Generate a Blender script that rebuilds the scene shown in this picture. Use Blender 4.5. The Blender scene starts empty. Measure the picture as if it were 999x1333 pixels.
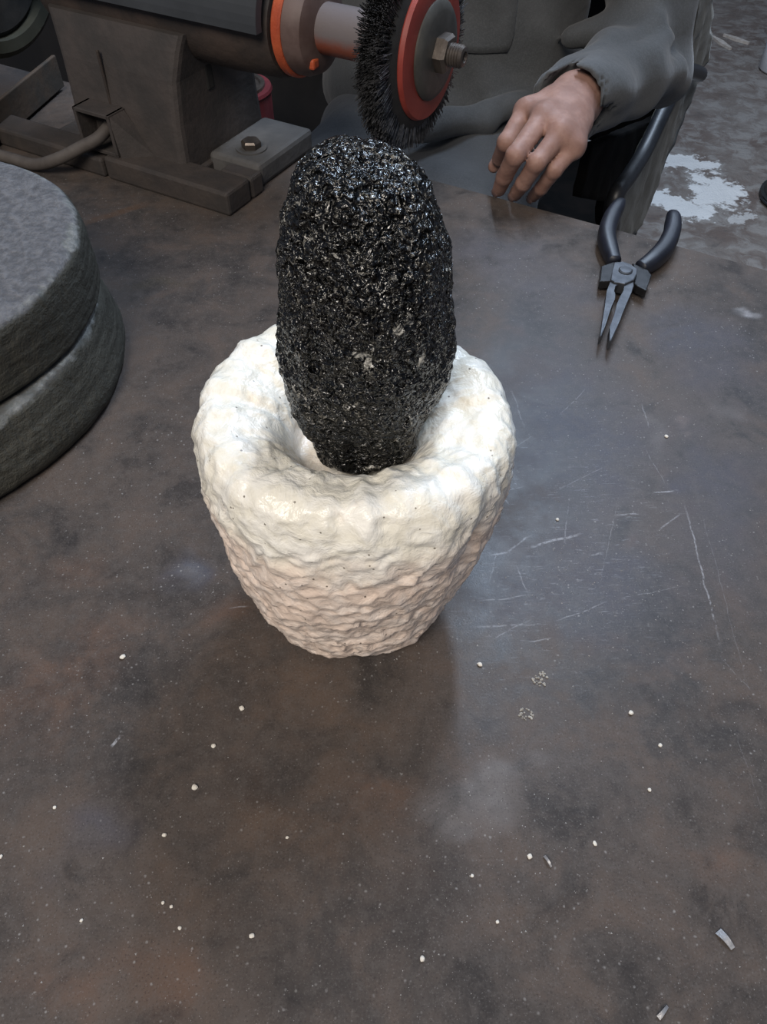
import bpy, bmesh, math, random
import numpy as np
from mathutils import Vector, Matrix, noise, Euler
from mathutils.bvhtree import BVHTree

random.seed(7); np.random.seed(7)
scene = bpy.context.scene
col = scene.collection

# ------------------------------------------------------------------ camera
PITCH = math.radians(50.0)          # looking down on the bench
CAM_H = 0.40                        # above the bench top (z = 0)
FPX = 1000.0                        # focal length in pixels of the 999 x 1333 frame
cam_d = bpy.data.cameras.new('camera')
cam_d.sensor_fit = 'VERTICAL'; cam_d.sensor_height = 36.0
cam_d.lens = FPX / 1333.0 * 36.0
cam_d.clip_start = 0.01; cam_d.clip_end = 50
cam = bpy.data.objects.new('camera', cam_d); col.objects.link(cam)
cam.location = (0, 0, CAM_H)
cam.rotation_euler = (math.pi / 2 - PITCH, 0, 0)
scene.camera = cam
cam_d.dof.use_dof = False

# ------------------------------------------------------------------ world, lamps, exposure
world = bpy.data.worlds.new('world'); scene.world = world
world.use_nodes = True
bgn = world.node_tree.nodes['Background']
bgn.inputs[0].default_value = (0.62, 0.74, 1.0, 1)
bgn.inputs[1].default_value = 0.20

def area(name, loc, target, sx, sy, power, color, rollx=None):
    d = bpy.data.lights.new(name, 'AREA'); d.shape = 'RECTANGLE'
    d.size = sx; d.size_y = sy; d.energy = power; d.color = color
    o = bpy.data.objects.new(name, d); col.objects.link(o)
    o.location = loc
    v = Vector(target) - Vector(loc)
    o.rotation_euler = v.to_track_quat('-Z', 'Y').to_euler()
    return o
# fluorescent tube hanging beyond the bench, running away from the camera
tube = area('ceiling_tube_lamp', (0.34, 1.55, 1.45), (0.34, 1.5501, 0.0), 0.07, 1.3, 29.0, (0.66, 0.80, 1.0))
# cool daylight from the roof light further back
area('roof_skylight', (1.0, 2.0, 2.1), (0.15, 0.45, 0.0), 1.4, 1.4, 22.0, (0.64, 0.79, 1.0))
# warm fill lamp added behind the camera to brighten the mortar front
area('front_fill_lamp', (-0.6, -1.2, 2.0), (0.0, 0.30, 0.05), 1.3, 0.9, 60.0, (1.0, 0.91, 0.81))

scene.view_settings.view_transform = 'Standard'
scene.view_settings.look = 'None'
scene.view_settings.gamma = 1.0
scene.view_settings.exposure = 0.0
scene.view_settings.use_curve_mapping = False

# ------------------------------------------------------------------ helpers
def at(u, v, z):
    """point at height z seen at photo position (u, v)"""
    a = (u - 499.5) / FPX; t = (v - 666.5) / FPX
    d = Vector((a, math.cos(PITCH) - math.sin(PITCH) * t, -math.sin(PITCH) - math.cos(PITCH) * t))
    return d * ((z - CAM_H) / d.z) + Vector((0, 0, CAM_H))
ANG = math.radians(-29.4)
E_ = Vector((math.cos(ANG), math.sin(ANG), 0))        # along the bench
N_ = Vector((-math.sin(ANG), math.cos(ANG), 0))       # across the bench, away from the camera
Z_ = Vector((0, 0, 1))
def at_e(u, v, ec):
    """point seen at (u, v) on the upright plane E_.p = ec"""
    a = (u - 499.5) / FPX; t = (v - 666.5) / FPX
    d = Vector((a, math.cos(PITCH) - math.sin(PITCH) * t, -math.sin(PITCH) - math.cos(PITCH) * t))
    return d * (ec / d.dot(E_)) + Vector((0, 0, CAM_H))
def en(e, n, z=0.0): return E_ * e + N_ * n + Z_ * z
FLOOR = -0.62

def empty(name, loc, rz=0.0):
    o = bpy.data.objects.new(name, None); col.objects.link(o)
    o.location = loc; o.rotation_euler = (0, 0, rz); o.empty_display_size = 0.05
    return o
def tag(o, label=None, cat=None, group=None, kind=None):
    if label: o['label'] = label
    if cat: o['category'] = cat
    if group: o['group'] = group
    if kind: o['kind'] = kind
    return o
WORLD = {}
def wmat(o):
    return WORLD.get(o.name, Matrix.Identity(4)) if o else Matrix.Identity(4)
def place(o, loc, rz=0.0):
    o.location = loc; o.rotation_euler = (0, 0, rz)
def mesh_obj(name, me, mat, parent=None, smooth=False):
    """me holds WORLD coordinates when parent is an empty registered at a place; it is moved into the parent's frame"""
    o = bpy.data.objects.new(name, me); col.objects.link(o)
    if mat:
        for m in (mat if isinstance(mat, (list, tuple)) else [mat]): me.materials.append(m)
    if smooth: me.polygons.foreach_set('use_smooth', [True] * len(me.polygons))
    if parent:
        o.parent = parent
        p = parent; M = Matrix.Identity(4)
        while p:
            M = p.matrix_basis @ M; p = p.parent
        me.transform(M.inverted())
    me.update()
    return o
def bm_mesh(name, bm):
    bmesh.ops.recalc_face_normals(bm, faces=bm.faces)
    me = bpy.data.meshes.new(name); bm.to_mesh(me); bm.free(); return me
def frame(o, x, y, z):
    M = Matrix((x, y, z)).transposed().to_4x4(); M.translation = o; return M
def orthoframe(axis):
    axis = axis.normalized()
    h = Vector((0, 0, 1)) if abs(axis.z) < 0.9 else Vector((1, 0, 0))
    x = h.cross(axis).normalized(); y = axis.cross(x)
    return x, y, axis
def add_box(bm, M, sx, sy, sz, bevel=0.0, taper=1.0, seg=2):
    r = bmesh.ops.create_cube(bm, size=1.0)
    vs = r['verts']
    for v in vs:
        k = taper if v.co.z > 0 else 1.0
        v.co = Vector((v.co.x * sx * k, v.co.y * sy * k, v.co.z * sz))
    if bevel > 0:
        es = list({e for v in vs for e in v.link_edges})
        rb = bmesh.ops.bevel(bm, geom=es, offset=bevel, segments=seg, affect='EDGES', profile=0.5)
        vs = list({v for f in rb['faces'] for v in f.verts} | {v for v in vs if v.is_valid})
    for v in vs: v.co = M @ v.co
def add_lathe(bm, M, prof, seg=48, close=True):
    """prof: (radius, height) list, spun about the frame's z"""
    rings = []
    for r, h in prof:
        if r < 1e-6: rings.append([bm.verts.new(M @ Vector((0, 0, h)))])
        else: rings.append([bm.verts.new(M @ Vector((r * math.cos(2 * math.pi * i / seg), r * math.sin(2 * math.pi * i / seg), h))) for i in range(seg)])
    for a, b in zip(rings, rings[1:]):
        for i in range(seg):
            j = (i + 1) % seg
            if len(a) == 1 and len(b) == 1: continue
            if len(a) == 1: bm.faces.new((a[0], b[i], b[j]))
            elif len(b) == 1: bm.faces.new((a[i], b[0], a[j]))
            else: bm.faces.new((a[i], b[i], b[j], a[j]))
    return rings
def add_tube(bm, pts, rad, seg=14, cap=True):
    pts = [Vector(p) for p in pts]
    rads = rad if isinstance(rad, (list, tuple)) else [rad] * len(pts)
    prev = None; rings = []
    x = None
    for i, p in enumerate(pts):
        t = (pts[min(i + 1, len(pts) - 1)] - pts[max(i - 1, 0)]).normalized()
        if x is None: x, y, _ = orthoframe(t)
        else:
            x = (x - t * x.dot(t)).normalized(); y = t.cross(x)
        rings.append([bm.verts.new(p + (x * math.cos(2 * math.pi * k / seg) + y * math.sin(2 * math.pi * k / seg)) * rads[i]) for k in range(seg)])
    for a, b in zip(rings, rings[1:]):
        for k in range(seg): bm.faces.new((a[k], a[(k + 1) % seg], b[(k + 1) % seg], b[k]))
    if cap: bm.faces.new(rings[0][::-1]); bm.faces.new(rings[-1])
def spline(pts, n=8):
    P = [Vector(p) for p in pts]; out = []
    for i in range(len(P) - 1):
        p0 = P[max(i - 1, 0)]; p1 = P[i]; p2 = P[i + 1]; p3 = P[min(i + 2, len(P) - 1)]
        for k in range(n):
            t = k / n
            out.append(0.5 * ((2 * p1) + (p2 - p0) * t + (2 * p0 - 5 * p1 + 4 * p2 - p3) * t * t + (3 * p1 - p0 - 3 * p2 + p3) * t ** 3))
    out.append(P[-1]); return out
def add_prism(bm, pts, ext, bevel=0.0, seg=2):
    """pts: outline in 3D, extruded along the vector ext"""
    a = [bm.verts.new(p) for p in pts]; b = [bm.verts.new(Vector(p) + ext) for p in pts]
    n = len(pts)
    f = [bm.faces.new(a[::-1]), bm.faces.new(b)]
    for i in range(n): f.append(bm.faces.new((a[i], a[(i + 1) % n], b[(i + 1) % n], b[i])))
    if bevel > 0:
        es = list({e for v in a + b for e in v.link_edges if (e.verts[0] in a) == (e.verts[1] in a)})
        bmesh.ops.bevel(bm, geom=es, offset=bevel, segments=seg, affect='EDGES', profile=0.5)

# ------------------------------------------------------------------ materials
class NT:
    def __init__(s, name):
        s.m = bpy.data.materials.new(name); s.m.use_nodes = True
        s.t = s.m.node_tree; s.b = s.t.nodes['Principled BSDF']
        s.tc = s.n('ShaderNodeTexCoord'); s.obj = s.tc.outputs['Object']
    def n(s, ty, **k):
        nd = s.t.nodes.new(ty)
        for a, v in k.items(): setattr(nd, a, v)
        return nd
    def l(s, a, b): s.t.links.new(a, b)
    def put(s, inp, v):
        if hasattr(v, 'is_linked') or hasattr(v, 'links'): s.l(v, inp)
        else: inp.default_value = v
    def noise(s, scale, detail=4, rough=0.55, vec=None, dist=0.0, out='Fac'):
        nd = s.n('ShaderNodeTexNoise'); nd.inputs['Scale'].default_value = scale
        nd.inputs['Detail'].default_value = detail; nd.inputs['Roughness'].default_value = rough
        nd.inputs['Distortion'].default_value = dist
        s.l(vec or s.obj, nd.inputs['Vector']); return nd.outputs[out]
    def voro(s, scale, vec=None, feature='F1', out='Distance', rnd=1.0):
        nd = s.n('ShaderNodeTexVoronoi'); nd.feature = feature
        nd.inputs['Scale'].default_value = scale; nd.inputs['Randomness'].default_value = rnd
        s.l(vec or s.obj, nd.inputs['Vector']); return nd.outputs[out]
    def ramp(s, f, lo, hi, a=0.0, b=1.0):
        nd = s.n('ShaderNodeMapRange'); nd.interpolation_type = 'SMOOTHSTEP'
        s.l(f, nd.inputs['Value'])
        for i, v in zip(('From Min', 'From Max', 'To Min', 'To Max'), (lo, hi, a, b)): nd.inputs[i].default_value = v
        return nd.outputs['Result']
    def math(s, op, a, b=0.0):
        nd = s.n('ShaderNodeMath', operation=op); s.put(nd.inputs[0], a); s.put(nd.inputs[1], b); return nd.outputs[0]
    def mix(s, f, a, b, mode='MIX'):
        nd = s.n('ShaderNodeMix', data_type='RGBA'); nd.blend_type = mode
        s.put(nd.inputs['Factor'], f)
        for i, v in ((6, a), (7, b)):
            if isinstance(v, tuple): nd.inputs[i].default_value = v if len(v) == 4 else (*v, 1)
            else: s.l(v, nd.inputs[i])
        return nd.outputs[2]
    def bump(s, h, strength=0.5, dist=0.002, prev=None):
        nd = s.n('ShaderNodeBump'); nd.inputs['Strength'].default_value = strength
        nd.inputs['Distance'].default_value = dist; s.l(h, nd.inputs['Height'])
        if prev: s.l(prev, nd.inputs['Normal'])
        return nd.outputs['Normal']
    def blob(s, vec, loc, rx, ry, ang=0.0, soft=0.7):
        mp = s.n('ShaderNodeMapping', vector_type='TEXTURE')
        mp.inputs['Location'].default_value = (loc[0], loc[1], 0)
        mp.inputs['Rotation'].default_value = (0, 0, ang)
        mp.inputs['Scale'].default_value = (rx, ry, 1000.0)
        s.l(vec, mp.inputs['Vector'])
        ln = s.n('ShaderNodeVectorMath', operation='LENGTH'); s.l(mp.outputs[0], ln.inputs[0])
        return s.ramp(ln.outputs['Value'], 1.0, 1.0 - soft)
    def stroke(s, vec, a, b, w):
        c = ((a[0] + b[0]) / 2, (a[1] + b[1]) / 2); L = math.hypot(b[0] - a[0], b[1] - a[1]) / 2
        mp = s.n('ShaderNodeMapping', vector_type='TEXTURE')
        mp.inputs['Location'].default_value = (c[0], c[1], 0)
        mp.inputs['Rotation'].default_value = (0, 0, math.atan2(b[1] - a[1], b[0] - a[0]))
        mp.inputs['Scale'].default_value = (L, w, 1000.0)
        s.l(vec, mp.inputs['Vector'])
        ab = s.n('ShaderNodeVectorMath', operation='ABSOLUTE'); s.l(mp.outputs[0], ab.inputs[0])
        sp = s.n('ShaderNodeSeparateXYZ'); s.l(ab.outputs[0], sp.inputs[0])
        m = s.math('MAXIMUM', sp.outputs[0], sp.outputs[1])
        return s.ramp(m, 1.0, 0.35)
    def done(s, base=None, rough=None, metal=None, normal=None, spec=None, coat=None):
        for k, v in (('Base Color', base), ('Roughness', rough), ('Metallic', metal), ('Normal', normal), ('Specular IOR Level', spec), ('Coat Weight', coat)):
            if v is None: continue
            if isinstance(v, tuple): s.b.inputs[k].default_value = v if len(v) == 4 else (*v, 1)
            elif isinstance(v, (int, float)): s.b.inputs[k].default_value = v
            else: s.l(v, s.b.inputs[k])
        return s.m

def simple(name, c1, c2, scale=40, rough=0.5, metal=0.0, bump=0.15, bdist=0.0008, bscale=None, spec=0.5, detail=5):
    t = NT(name); f = t.noise(scale, detail, 0.6)
    c = t.mix(t.ramp(f, 0.35, 0.68), c1, c2)
    nb = t.bump(t.noise(bscale or scale * 6, 3), bump, bdist)
    return t.done(c, rough, metal, nb, spec)

MAT = {}
def mat_table():
    t = NT('worn_steel_sheet')
    warp2 = t.n('ShaderNodeVectorMath', operation='MULTIPLY_ADD')
    t.l(t.noise(60, 3, 0.6, out='Color'), warp2.inputs[0]); warp2.inputs[1].default_value = (0.004, 0.004, 0); t.l(t.obj, warp2.inputs[2])
    W2 = warp2.outputs[0]
    f1 = t.noise(7, 6, 0.62); f2 = t.noise(26, 6, 0.66, dist=0.4); f3 = t.noise(140, 4, 0.7)
    c = t.mix(t.ramp(f1, 0.34, 0.68), (0.051, 0.045, 0.042), (0.086, 0.070, 0.061))
    c = t.mix(t.ramp(f2, 0.44, 0.66, 0, 0.7), c, (0.100, 0.075, 0.061))
    c = t.mix(t.ramp(f2, 0.47, 0.32, 0, 0.65), c, (0.029, 0.027, 0.027))
    st = t.n('ShaderNodeAttribute'); st.attribute_name = 'stain_sheen'
    brk = t.ramp(f2, 0.36, 0.62, 0.40, 1.0)
    c = t.mix(t.math('MULTIPLY', st.outputs['Alpha'], brk), c, st.outputs['Color'])
    # long scratches and drag marks
    sc = [((892, 642), (945, 850), .0007, .5), ((685, 712), (765, 690), .0011, .6), ((800, 668), (842, 664), .0008, .45), ((845, 640), (890, 636), .0009, .5),
          ((610, 812), (720, 808), .0007, .3), ((720, 808), (800, 778), .0005, .3), ((800, 778), (900, 758), .0004, .25), ((842, 578), (872, 632), .0004, .3),
          ((668, 500), (688, 560), .0008, .25), ((858, 690), (892, 664), .0007, .35), ((940, 850), (990, 905), .0004, .18), ((690, 832), (725, 826), .0006, .35),
          ((112, 290), (205, 261), .006, .0), ((300, 788), (332, 784), .0006, .35), ((150, 968), (165, 952), .0011, .7), 
          ((770, 720), (790, 715), .0008, .3), ((610, 560), (672, 520), 0.0006, 0.35), ((640, 470), (655, 560), 0.0005, 0.3), ((640, 640), (690, 630), 0.0006, 0.35), ((655, 700), (640, 760), 0.0006, 0.3), ((700, 560), (650, 600), 0.0005, 0.3), ((600, 690), (660, 680), 0.0006, 0.4), ((720, 640), (800, 600), 0.0004, 0.3), ((770, 500), (730, 540), 0.0005, 0.3), ((620, 780), (700, 770), 0.0005, 0.35), ((660, 720), (700, 690), 0.0008, 0.45), ((675, 730), (690, 770), 0.0006, 0.35), ((640, 720), (672, 716), 0.0009, 0.5), ((700, 800), (640, 830), 0.0005, 0.3), ((850, 560), (838, 520), 0.0006, 0.3), ((736, 715), (745, 650), 0.0005, 0.3), ((780, 775), (810, 640), 0.0003, 0.22), ((655, 640), (668, 655), 0.0007, 0.5), ((655, 1180), (690, 1130), .0004, .0), ((905, 620), (985, 920), .0004, .15), ((960, 940), (999, 1060), .0003, .15)]
    brk2 = t.ramp(t.noise(220, 3, 0.7), 0.36, 0.56)
    for (a, b, w, al) in sc:
        if al <= 0: continue
        k = t.math('MULTIPLY', t.stroke(W2, at(*a, 0), at(*b, 0), w), al)
        c = t.mix(t.math('MULTIPLY', k, brk2), c, (0.42, 0.42, 0.44))
    k = t.stroke(W2, at(100, 293, 0), at(208, 260, 0), .007)
    c = t.mix(t.math('MULTIPLY', k, 0.7), c, (0.10, 0.062, 0.042))
    # short random scuffs, thickest to the right of the mortar
    mp = t.n('ShaderNodeMapping'); mp.inputs['Rotation'].default_value = (0, 0, 0.5); mp.inputs['Scale'].default_value = (60, 700, 1); t.l(W2, mp.inputs['Vector'])
    scf = t.ramp(t.noise(1.0, 5, 0.75, vec=mp.outputs[0]), 0.56, 0.66)
    p = at(710, 690, 0)
    area_m = t.blob(t.obj, p, 0.15, 0.17, 0, 0.9)
    mpb = t.n('ShaderNodeMapping'); mpb.inputs['Rotation'].default_value = (0, 0, -1.1); mpb.inputs['Scale'].default_value = (50, 800, 1); t.l(W2, mpb.inputs['Vector'])
    scf = t.math('MAXIMUM', scf, t.ramp(t.noise(1.0, 4, 0.7, vec=mpb.outputs[0]), 0.57, 0.67))
    scf = t.math('MULTIPLY', scf, t.ramp(t.noise(150, 4, 0.7), 0.44, 0.62))
    c = t.mix(t.math('MULTIPLY', scf, t.math('MULTIPLY', area_m, 0.5)), c, (0.34, 0.35, 0.38))
    dens = t.ramp(t.noise(9, 4, 0.6), 0.34, 0.62, 0.25, 1.0)
    for sc_, lo, hi, al, cc in ((900, 0.74, 0.80, 0.55, (0.24, 0.23, 0.225)), (430, 0.80, 0.86, 0.65, (0.32, 0.31, 0.30))):
        vc = t.n('ShaderNodeTexVoronoi'); vc.inputs['Scale'].default_value = sc_; t.l(W2, vc.inputs['Vector'])
        sepc = t.n('ShaderNodeSeparateColor'); t.l(vc.outputs['Color'], sepc.inputs[0])
        size = t.math('MULTIPLY', t.ramp(sepc.outputs[0], lo, 1.0), 0.36)
        nd = t.n('ShaderNodeMapRange'); t.l(vc.outputs['Distance'], nd.inputs['Value']); t.l(size, nd.inputs['From Min'])
        nd.inputs['From Max'].default_value = 0.0; nd.inputs['To Min'].default_value = 0.0; nd.inputs['To Max'].default_value = 1.4
        sp = t.math('MULTIPLY', t.math('MINIMUM', t.math('MAXIMUM', nd.outputs['Result'], 0.0), 1.0), t.math('MULTIPLY', dens, t.ramp(sepc.outputs[0], lo, hi)))
        c = t.mix(t.math('MULTIPLY', sp, al), c, cc)
    fine = t.noise(900, 2, 0.7)
    c = t.mix(t.ramp(f3, 0.42, 0.70, 0, 0.30), c, (0.115, 0.102, 0.094))
    c = t.mix(t.ramp(fine, 0.56, 0.72, 0, 0.40), c, (0.150, 0.140, 0.135))
    c = t.mix(t.ramp(fine, 0.44, 0.30, 0, 0.45), c, (0.020, 0.018, 0.018))
    r = t.ramp(f2, 0.3, 0.7, 0.28, 0.46)
    h = t.math('ADD', t.math('MULTIPLY', f3, 0.6), t.math('MULTIPLY', fine, 0.8))
    nb = t.bump(h, 0.22, 0.0004)
    return t.done(c, r, 0.0, nb, 0.15)

def mat_mortar():
    t = NT('cream_limestone')
    f = t.noise(28, 5, 0.6); g = t.noise(70, 5, 0.65, dist=0.6); h = t.noise(240, 4, 0.6)
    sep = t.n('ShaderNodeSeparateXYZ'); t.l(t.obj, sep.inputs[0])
    top = t.ramp(t.math('ADD', sep.outputs[2], t.math('MULTIPLY', t.math('SUBTRACT', f, 0.5), 0.06)), 0.105, 0.14)   # flank pinker below, top paler
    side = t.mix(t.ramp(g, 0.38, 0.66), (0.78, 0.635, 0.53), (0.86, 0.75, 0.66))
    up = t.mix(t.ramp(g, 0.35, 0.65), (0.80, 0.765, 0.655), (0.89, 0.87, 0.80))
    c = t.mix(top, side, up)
    c = t.mix(t.ramp(f, 0.60, 0.75, 0, 0.45), c, (0.62, 0.475, 0.35))
    p = at(590, 668, 0.125)
    k = t.noise(60, 4)
    c = t.mix(t.ramp(t.noise(120, 4, 0.7, dist=1.2), 0.66, 0.74, 0, 0.35), c, (0.45, 0.34, 0.26))
    v = t.voro(150); c = t.mix(t.ramp(v, 0.10, 0.06, 0, 0.85), c, (0.11, 0.085, 0.06))
    nb = t.bump(g, 0.5, 0.0035); nb = t.bump(h, 0.5, 0.0012, nb)
    r = t.ramp(f, 0.3, 0.7, 0.16, 0.34)
    return t.done(c, r, 0.0, nb, 0.5)

def mat_pestle():
    t = NT('oiled_black_basalt')
    f = t.noise(38, 6, 0.65); g = t.noise(300, 6, 0.75, dist=1.0); h = t.noise(1100, 3, 0.6)
    c = t.mix(t.ramp(g, 0.42, 0.72), (0.0025, 0.0027, 0.0028), (0.009, 0.009, 0.0088))
    sel = t.ramp(f, 0.40, 0.66, 0.15, 1.0)
    fl = t.math('MULTIPLY', t.ramp(t.noise(300, 3, 0.75, dist=1.8), 0.57, 0.64), sel)
    c = t.mix(t.math('MULTIPLY', fl, 0.85), c, (0.27, 0.255, 0.215))
    fine = t.math('MULTIPLY', t.ramp(t.noise(480, 2, 0.7, dist=2.5), 0.62, 0.68), t.ramp(t.noise(60, 4, 0.6), 0.38, 0.6))
    c = t.mix(t.math('MULTIPLY', fine, 0.9), c, (0.55, 0.53, 0.47))  # pale mineral flecks, lightened to stand in for bright front glints
    big = t.ramp(t.noise(105, 3, 0.6, dist=0.9), 0.645, 0.69)
    c = t.mix(t.math('MULTIPLY', big, 0.75), c, (0.42, 0.41, 0.37))
    nb = t.bump(t.noise(110, 2, 0.6), 1.0, 0.010); nb = t.bump(t.noise(300, 1.5, 0.6, dist=0.5), 1.0, 0.0055, nb)
    return t.done(c, t.ramp(f, 0.35, 0.65, 0.09, 0.19), 0.0, nb, 0.6)

def mat_quern(name, z_edge, r_edge, face_amt=1.0):
    t = NT(name)
    g = t.noise(150, 5, 0.7)
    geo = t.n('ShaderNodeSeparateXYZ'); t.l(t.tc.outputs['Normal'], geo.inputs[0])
    face = t.ramp(geo.outputs[2], 0.55, 0.85)           # paler upward face, darker flanks
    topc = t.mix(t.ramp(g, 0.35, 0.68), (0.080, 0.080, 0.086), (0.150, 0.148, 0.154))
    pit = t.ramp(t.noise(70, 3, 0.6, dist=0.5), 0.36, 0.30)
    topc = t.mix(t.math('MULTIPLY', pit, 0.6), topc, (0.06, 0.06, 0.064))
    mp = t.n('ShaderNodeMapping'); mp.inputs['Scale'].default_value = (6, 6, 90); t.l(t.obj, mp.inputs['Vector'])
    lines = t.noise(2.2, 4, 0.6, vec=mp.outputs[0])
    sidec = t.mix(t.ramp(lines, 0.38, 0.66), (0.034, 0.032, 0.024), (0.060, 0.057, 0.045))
    c = t.mix(t.math('MULTIPLY', face, face_amt), sidec, topc)
    # broken, unweathered stone along the upper arris
    sep = t.n('ShaderNodeSeparateXYZ'); t.l(t.obj, sep.inputs[0])
    ln = t.n('ShaderNodeVectorMath', operation='LENGTH'); mp2 = t.n('ShaderNodeMapping'); mp2.inputs['Scale'].default_value = (1, 1, 0); t.l(t.obj, mp2.inputs['Vector']); t.l(mp2.outputs[0], ln.inputs[0])
    n1 = t.math('MULTIPLY', t.math('SUBTRACT', t.noise(34, 4, 0.65), 0.5), 0.024)
    zz = t.ramp(t.math('ADD', sep.outputs[2], n1), z_edge - 0.003, z_edge + 0.001)
    rr = t.ramp(t.math('ADD', ln.outputs['Value'], n1), r_edge - 0.002, r_edge + 0.002)
    ch = t.math('MULTIPLY', t.math('MULTIPLY', zz, rr), t.ramp(t.noise(16, 3), 0.38, 0.52))
    c = t.mix(t.math('MULTIPLY', ch, 0.85), c, t.mix(t.ramp(g, 0.35, 0.7), (0.13, 0.135, 0.125), (0.26, 0.26, 0.25)))
    c = t.mix(t.math('MULTIPLY', t.ramp(t.noise(60, 4, 0.7), 0.68, 0.74), 0.4), c, (0.16, 0.16, 0.15))
    nb = t.bump(g, 0.7, 0.004); nb = t.bump(t.voro(110), 0.15, 0.004, nb); nb = t.bump(lines, 0.5, 0.002, nb)
    return t.done(c, 0.72, 0.0, nb, 0.35)

def mat_floor():
    t = NT('dirty_concrete')
    wp = t.n('ShaderNodeVectorMath', operation='MULTIPLY_ADD'); t.l(t.noise(4.5, 6, 0.68, out='Color'), wp.inputs[0])
    wp.inputs[1].default_value = (0.55, 0.55, 0); t.l(t.obj, wp.inputs[2])
    of = t.n('ShaderNodeVectorMath', operation='SUBTRACT'); t.l(wp.outputs[0], of.inputs[0]); of.inputs[1].default_value = (0.275, 0.275, 0)
    W = of.outputs[0]
    f = t.noise(5, 6, 0.65); g = t.noise(17, 6, 0.7, dist=0.5)
    c = t.mix(t.ramp(f, 0.38, 0.64), (0.118, 0.092, 0.080), (0.168, 0.148, 0.134))
    c = t.mix(t.ramp(g, 0.44, 0.62, 0, 0.8), c, (0.235, 0.222, 0.208))
    c = t.mix(t.ramp(g, 0.42, 0.28, 0, 0.8), c, (0.085, 0.075, 0.070))
    for (u, v, ru, rv, al) in [(892, 208, 56, 22, .9), (950, 246, 52, 32, .95), (880, 264, 76, 22, .95), (768, 272, 46, 24, .9), (985, 290, 32, 14, .5)]:
        p = at(u, v, FLOOR); px = at(u + ru, v, FLOOR); py = at(u, v - rv, FLOOR)
        k = t.ramp(t.blob(W, p, (px - p).length, (py - p).length, 0, 0.9), 0.16, 0.40)
        c = t.mix(t.math('MULTIPLY', k, al), c, (0.58, 0.58, 0.57))
    nb = t.bump(g, 0.6, 0.02)
    return t.done(c, 0.85, 0.0, nb, 0.2)

def mat_cloth(name, c1, c2):
    t = NT(name)
    wv = t.n('ShaderNodeTexWave'); wv.inputs['Scale'].default_value = 420; wv.inputs['Distortion'].default_value = 1.5; t.l(t.obj, wv.inputs['Vector'])
    f = t.noise(9, 5, 0.6)
    c = t.mix(t.ramp(f, 0.36, 0.66), c1, c2)
    c = t.mix(t.ramp(t.noise(600, 2), 0.4, 0.7, 0, 0.25), c, tuple(min(1, x * 1.6) for x in c2))
    nb = t.bump(wv.outputs['Fac'], 0.12, 0.0006); nb = t.bump(t.noise(26, 4), 0.35, 0.008, nb)
    m = t.done(c, 0.88, 0.0, nb, 0.25)
    t.b.inputs['Sheen Weight'].default_value = 0.15
    return m

def mat_skin():
    t = NT('weathered_skin')
    f = t.noise(45, 4); g = t.noise(260, 4)
    c = t.mix(t.ramp(f, 0.35, 0.68), (0.24, 0.135, 0.105), (0.33, 0.195, 0.155))
    c = t.mix(t.ramp(g, 0.5, 0.72, 0, 0.4), c, (0.24, 0.125, 0.095))
    nb = t.bump(t.noise(90, 4), 0.3, 0.003); nb = t.bump(g, 0.2, 0.0008, nb)
    m = t.done(c, 0.6, 0.0, nb, 0.35)
    t.b.inputs['Subsurface Weight'].default_value = 0.08
    t.b.inputs['Subsurface Radius'].default_value = (0.012, 0.005, 0.003)
    return m

MAT['table'] = mat_table(); MAT['mortar'] = mat_mortar(); MAT['pestle'] = mat_pestle(); MAT['quern_u'] = mat_quern('grey_quern_stone', 0.0475, 0.152); MAT['quern_l'] = mat_quern('dark_quern_stone', 0.049, 0.158, 0.25); MAT['floor'] = mat_floor()
MAT['skin'] = mat_skin()
MAT['tunic'] = mat_cloth('charcoal_grey_cotton', (0.060, 0.064, 0.067), (0.086, 0.090, 0.094))
MAT['trousers'] = mat_cloth('grey_cotton', (0.062, 0.064, 0.067), (0.086, 0.089, 0.093))
MAT['beige'] = mat_cloth('olive_beige_canvas', (0.088, 0.085, 0.068), (0.130, 0.125, 0.104))
MAT['sling'] = simple('black_sling_and_shade', (0.004, 0.004, 0.004), (0.008, 0.0065, 0.006), 30, 0.9, spec=0.08)
MAT['blackmetal'] = simple('black_painted_tube', (0.010, 0.011, 0.013), (0.018, 0.019, 0.022), 60, 0.42)
MAT['castgrey'] = simple('dusty_brown_grey_casting', (0.0374, 0.0331, 0.0310), (0.0576, 0.0475, 0.0432), 24, 0.7, 0.0, 0.4, 0.002, 110)
MAT['castrust'] = simple('rusty_brown_casting', (0.0288, 0.0223, 0.0194), (0.0540, 0.0374, 0.0295), 26, 0.72, 0.0, 0.4, 0.002, 110)
MAT['cover'] = simple('blue_grey_painted_steel', (0.0324, 0.0360, 0.0403), (0.0461, 0.0504, 0.0562), 14, 0.5, 0.0, 0.15, 0.001)
MAT['guard'] = simple('olive_grey_guard_steel', (0.028, 0.029, 0.020), (0.046, 0.046, 0.034), 20, 0.65)
MAT['orange'] = simple('chipped_orange_paint', (0.36, 0.060, 0.022), (0.46, 0.095, 0.035), 60, 0.5, 0.0, 0.4, 0.001)
MAT['endbell'] = simple('brown_worn_end_bell', (0.075, 0.045, 0.038), (0.125, 0.085, 0.075), 30, 0.6)
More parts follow.
